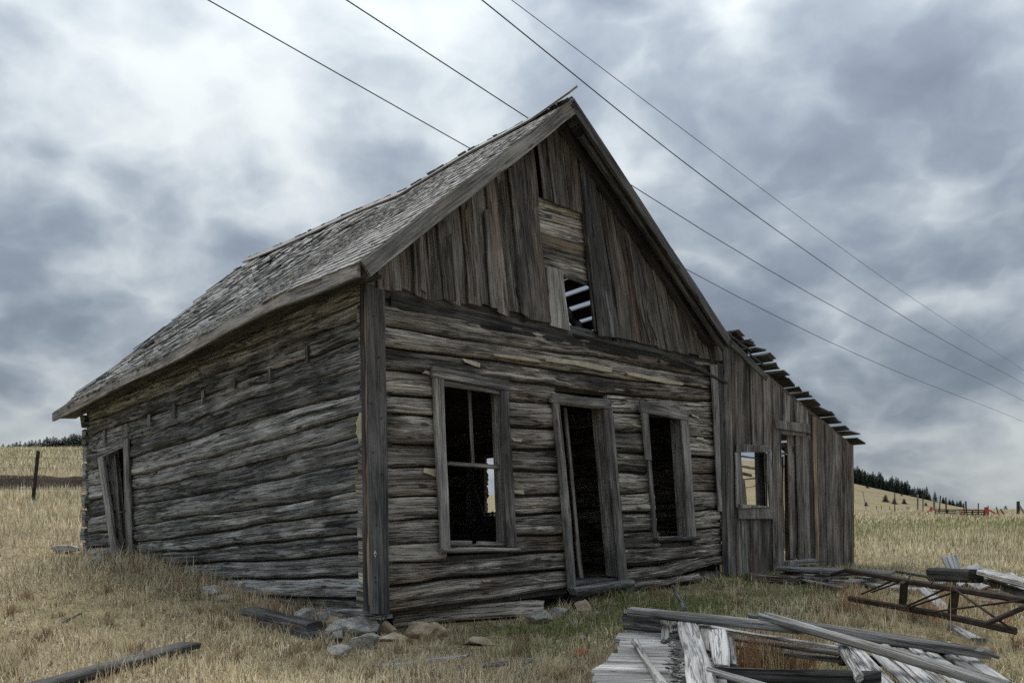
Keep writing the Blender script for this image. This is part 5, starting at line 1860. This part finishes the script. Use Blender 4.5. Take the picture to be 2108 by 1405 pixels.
def blades(y0, y1, density, hmean, width, segs, seed, xr=0.88):
    r = np.random.default_rng(seed)
    area = xr * 2 * (y1 ** 2 - y0 ** 2) / 2
    n = int(area * density)
    y = np.sqrt(r.uniform(y0 ** 2, y1 ** 2, n))
    x = r.uniform(-xr, xr, n) * y
    keep = ~in_house(x, y, -0.06)
    x, y = x[keep], y[keep]
    c = vnoise(x, y, 1.6, 5)
    keep = r.random(len(x)) < 0.22 + 1.0 * c * np.clip(0.35 + vnoise(x, y, 3.7, 55), 0.2, 1.2)
    x, y, c = x[keep], y[keep], c[keep]
    yb = y + bank(x)
    keep = ~((x / y < -0.3) & (yb > 29.3 + 0.5 * r.random(len(x))) & (yb < 30.6 - 0.5 * r.random(len(x))))                 # the eroded bank is bare
    if y0 < 12:
        for (bx, by, br) in BARE + PLK:
            keep &= ((x - bx) ** 2 + (y - by + br * 0.25) ** 2 > br * br) | (r.random(len(x)) < 0.12)
    x, y, c = x[keep], y[keep], c[keep]
    n = len(x)
    z = height(x, y)
    rat = x / y
    # where it is tall: along the side wall, the left slope, the far right meadow
    hx, hy = x - HOUSE_AT[0], y - HOUSE_AT[1]
    u, v = CX * hx + SX * hy, -SX * hx + CX * hy
    tall = np.exp(-(u / 0.5) ** 2) * (v > -0.2) * (v < 7) * 0.5 + 0.5 * sstep(11, 20, y) + 0.25 * (rat < -0.3)
    trod = np.exp(-((v + 0.9) / 0.8) ** 2) * (u > -0.5) * 0.5
    clump = np.clip(vnoise(x, y, 5.5, 71), 0, 1) ** 2
    hh = hmean * (0.5 + 1.0 * r.random(n) ** 2) * (0.45 + 0.7 * c + 0.9 * clump) * (0.5 + 0.95 * np.clip(vnoise(x, y, 0.8, 13), 0, 1)) * (1 + tall - 0.5 * trod)
    green = 0.30 * vnoise(x, y, 0.5, 9) ** 2 + 1.0 * np.exp(-((v + 0.85) / 0.85) ** 2) * (u > 0.2) * (u < 7.0) + 0.50 * np.exp(-((y - 36) / 13) ** 2) * (rat > 0.2) + 0.22 * (rat > 0.12) * (y < 12)
    green = green * (0.35 + 0.65 * sstep(-0.35, 0.0, rat)) + 0.25 * np.exp(-((y - 60) / 30) ** 2) * (rat < -0.3)
    isg = r.random(n) < np.clip(green, 0, 0.9)
    w0 = np.array([0.34, 0.28, 0.18, 0.20])
    pick = r.choice(4, n, p=w0)
    red = vnoise(x, y, 1.1, 31)
    col = PAL[pick] * (0.75 + 0.5 * r.random(n))[:, None]
    col = col * (0.74 + 0.50 * np.clip(red, 0, 1))[:, None]
    col[isg] = PAL[4 + (r.random(isg.sum()) < 0.45)] * (0.7 + 0.6 * r.random(isg.sum()))[:, None]
    ang = r.uniform(0, 6.283, n)
    lean = np.clip(np.abs(r.normal(0.75, 0.5, n)), 0.05, 1.6) - 0.35 * sstep(11, 18, y)
    lean = np.clip(lean, 0.05, 1.6)
    flat_ = (r.random(n) < 0.45 * (1 - sstep(9, 15, y)))          # trampled litter lying on the soil
    lean = np.where(flat_, r.uniform(2.2, 5.0, n), lean)
    wd = width * (0.7 + 0.6 * r.random(n))
    sx, sy = np.cos(ang), np.sin(ang)
    px_, py_ = -np.sin(ang) * wd, np.cos(ang) * wd
    base = np.stack([x, y, z - 0.01], -1)
    side = np.stack([px_, py_, np.zeros(n)], -1) / 2
    tipd = np.stack([sx * lean, sy * lean, np.ones(n)], -1)
    tipd /= np.linalg.norm(tipd, axis=1)[:, None]
    midd = np.stack([sx * lean * 0.45, sy * lean * 0.45, np.ones(n)], -1)
    midd /= np.linalg.norm(midd, axis=1)[:, None]
    if segs == 1:
        P = np.stack([base - side, base + side, base + tipd * hh[:, None]], 1)
        tri = np.array([[0, 1, 2]])
    else:
        mid_ = base + midd * (hh * 0.5)[:, None]
        tip = mid_ + (tipd * 1.2 - np.array([0, 0, 0.25]) * lean[:, None]) * (hh * 0.5)[:, None]
        P = np.stack([base - side, base + side, mid_ + side * 0.8, mid_ - side * 0.8, tip], 1)
        tri = np.array([[0, 1, 2], [0, 2, 3], [3, 2, 4]])
    return P, tri, col


def extra_blades(spots, seed):
    """tall dead stems and clumps: (x, y, radius, count, height, colour)"""
    r = np.random.default_rng(seed)
    out = []
    for (cx_, cy_, rad, cnt, ht, colr, base_lean) in spots:
        a = r.uniform(0, 6.28, cnt)
        d = rad * np.sqrt(r.random(cnt))
        x, y = cx_ + d * np.cos(a), cy_ + d * np.sin(a)
        z = height(x, y)
        h = ht * r.uniform(0.45, 1.1, cnt)
        ang = r.uniform(0, 6.28, cnt)
        ln = np.abs(r.normal(base_lean, 0.18, cnt))
        base = np.stack([x, y, z - 0.01], -1)
        wd = r.uniform(0.003, 0.006, cnt)
        side = np.stack([np.ones(cnt), np.zeros(cnt), np.zeros(cnt)], -1) * wd[:, None] / 2
        md = np.stack([np.cos(ang) * ln * 0.5, np.sin(ang) * ln * 0.5, np.ones(cnt)], -1)
        tp = np.stack([np.cos(ang) * ln * 1.4, np.sin(ang) * ln * 1.4, np.ones(cnt) * 0.8], -1)
        m_ = base + md * (h * 0.55)[:, None]
        t_ = m_ + tp * (h * 0.45)[:, None]
        P = np.stack([base - side, base + side, m_ + side * 0.8, m_ - side * 0.8, t_], 1)
        out.append((P, np.array([[0, 1, 2], [0, 2, 3], [3, 2, 4]]), np.array(colr)[None] * r.uniform(0.6, 1.4, (cnt, 1))))
    return out


spots = []
STRAW, RUSSET, BROWN = (0.60, 0.52, 0.35), (0.36, 0.22, 0.13), (0.24, 0.165, 0.105)
c = G(1560, 1368, 0.0)
for k in range(12):
    p = G(rs.uniform(1500, 1660), rs.uniform(1360, 1385), 0.0)
    spots.append((p[0], p[1], 0.08, 60, 0.30, RUSSET if k % 3 else STRAW, 0.22))
for k in range(70):                                   # weeds along the side wall foot
    v = rs.uniform(0.3, 5.2)
    p = to_world(V(-rs.uniform(0.05, 0.5), v, 0))
    spots.append((p[0], p[1], 0.10, rs.randrange(6, 22), rs.uniform(0.12, 0.30), rs.choice([STRAW, BROWN, RUSSET, STRAW]), 0.3))
for k in range(90):                                   # weeds around the rusted frame and porch
    p = GG(rs.uniform(1680, 2080), rs.uniform(1205, 1300))
    spots.append((p[0], p[1], 0.12, rs.randrange(10, 30), rs.uniform(0.12, 0.26), rs.choice([STRAW, RUSSET, BROWN, RUSSET]), 0.35))
for k in range(40):
    p = GG(rs.uniform(1290, 1700), rs.uniform(1196, 1240))
    spots.append((p[0], p[1], 0.08, rs.randrange(4, 14), rs.uniform(0.10, 0.22), rs.choice([STRAW, BROWN]), 0.3))
for k in range(420):                                  # tufts
    p = GG(rs.uniform(-20, 2128), 1180 + 230 * rs.random() ** 0.8)
    if not in_house(np.array([p[0]]), np.array([p[1]]), 0.05)[0]:
        spots.append((p[0], p[1], rs.uniform(0.03, 0.09), rs.randrange(12, 45), rs.uniform(0.08, 0.17), rs.choice([STRAW, STRAW, (0.40, 0.33, 0.21), BROWN]), 0.55))
for k in range(70):                                   # single tall seed stalks
    p = GG(rs.uniform(0, 2108), rs.uniform(1190, 1395))
    if not in_house(np.array([p[0]]), np.array([p[1]]), 0.1)[0]:
        spots.append((p[0], p[1], 0.05, rs.randrange(1, 4), rs.uniform(0.2, 0.38), STRAW, 0.15))
sets = [blades(2.6, 6.2, 4600, 0.070, 0.0058, 2, 1), blades(6.2, 9.5, 3500, 0.075, 0.0072, 2, 2), blades(9.5, 16, 1200, 0.085, 0.009, 2, 3),
        blades(16, 34, 300, 0.115, 0.020, 1, 4), blades(34, 95, 44, 0.12, 0.05, 1, 6)] + extra_blades(spots, 7)
vs, fs, cs, b = [], [], [], 0
for P, tri, col in sets:
    n, m, _ = P.shape
    vs.append(P.reshape(-1, 3))
    fs.append((np.arange(n)[:, None, None] * m + tri[None] + b).reshape(-1, 3))
    cs.append(np.repeat(col, m, 0))
    b += n * m
vs, fs, cs = np.concatenate(vs).astype(np.float32), np.concatenate(fs).astype(np.int32), np.concatenate(cs).astype(np.float32)
me = bpy.data.meshes.new("grass")
me.vertices.add(len(vs))
me.vertices.foreach_set("co", vs.ravel())
me.loops.add(len(fs) * 3)
me.loops.foreach_set("vertex_index", fs.ravel())
me.polygons.add(len(fs))
me.polygons.foreach_set("loop_start", np.arange(len(fs), dtype=np.int32) * 3)
me.update(calc_edges=True)
ca = me.color_attributes.new("tint", 'FLOAT_COLOR', 'POINT')
ca.data.foreach_set("color", np.concatenate([cs, np.ones((len(cs), 1), np.float32)], 1).ravel())
me.materials.append(M['grass'])
grass = bpy.data.objects.new("grass", me)
COL.objects.link(grass)
tag(grass, "dry straw-coloured grass covering the ground around the cabin", "grass", None, "stuff")
print("grass triangles", len(fs))
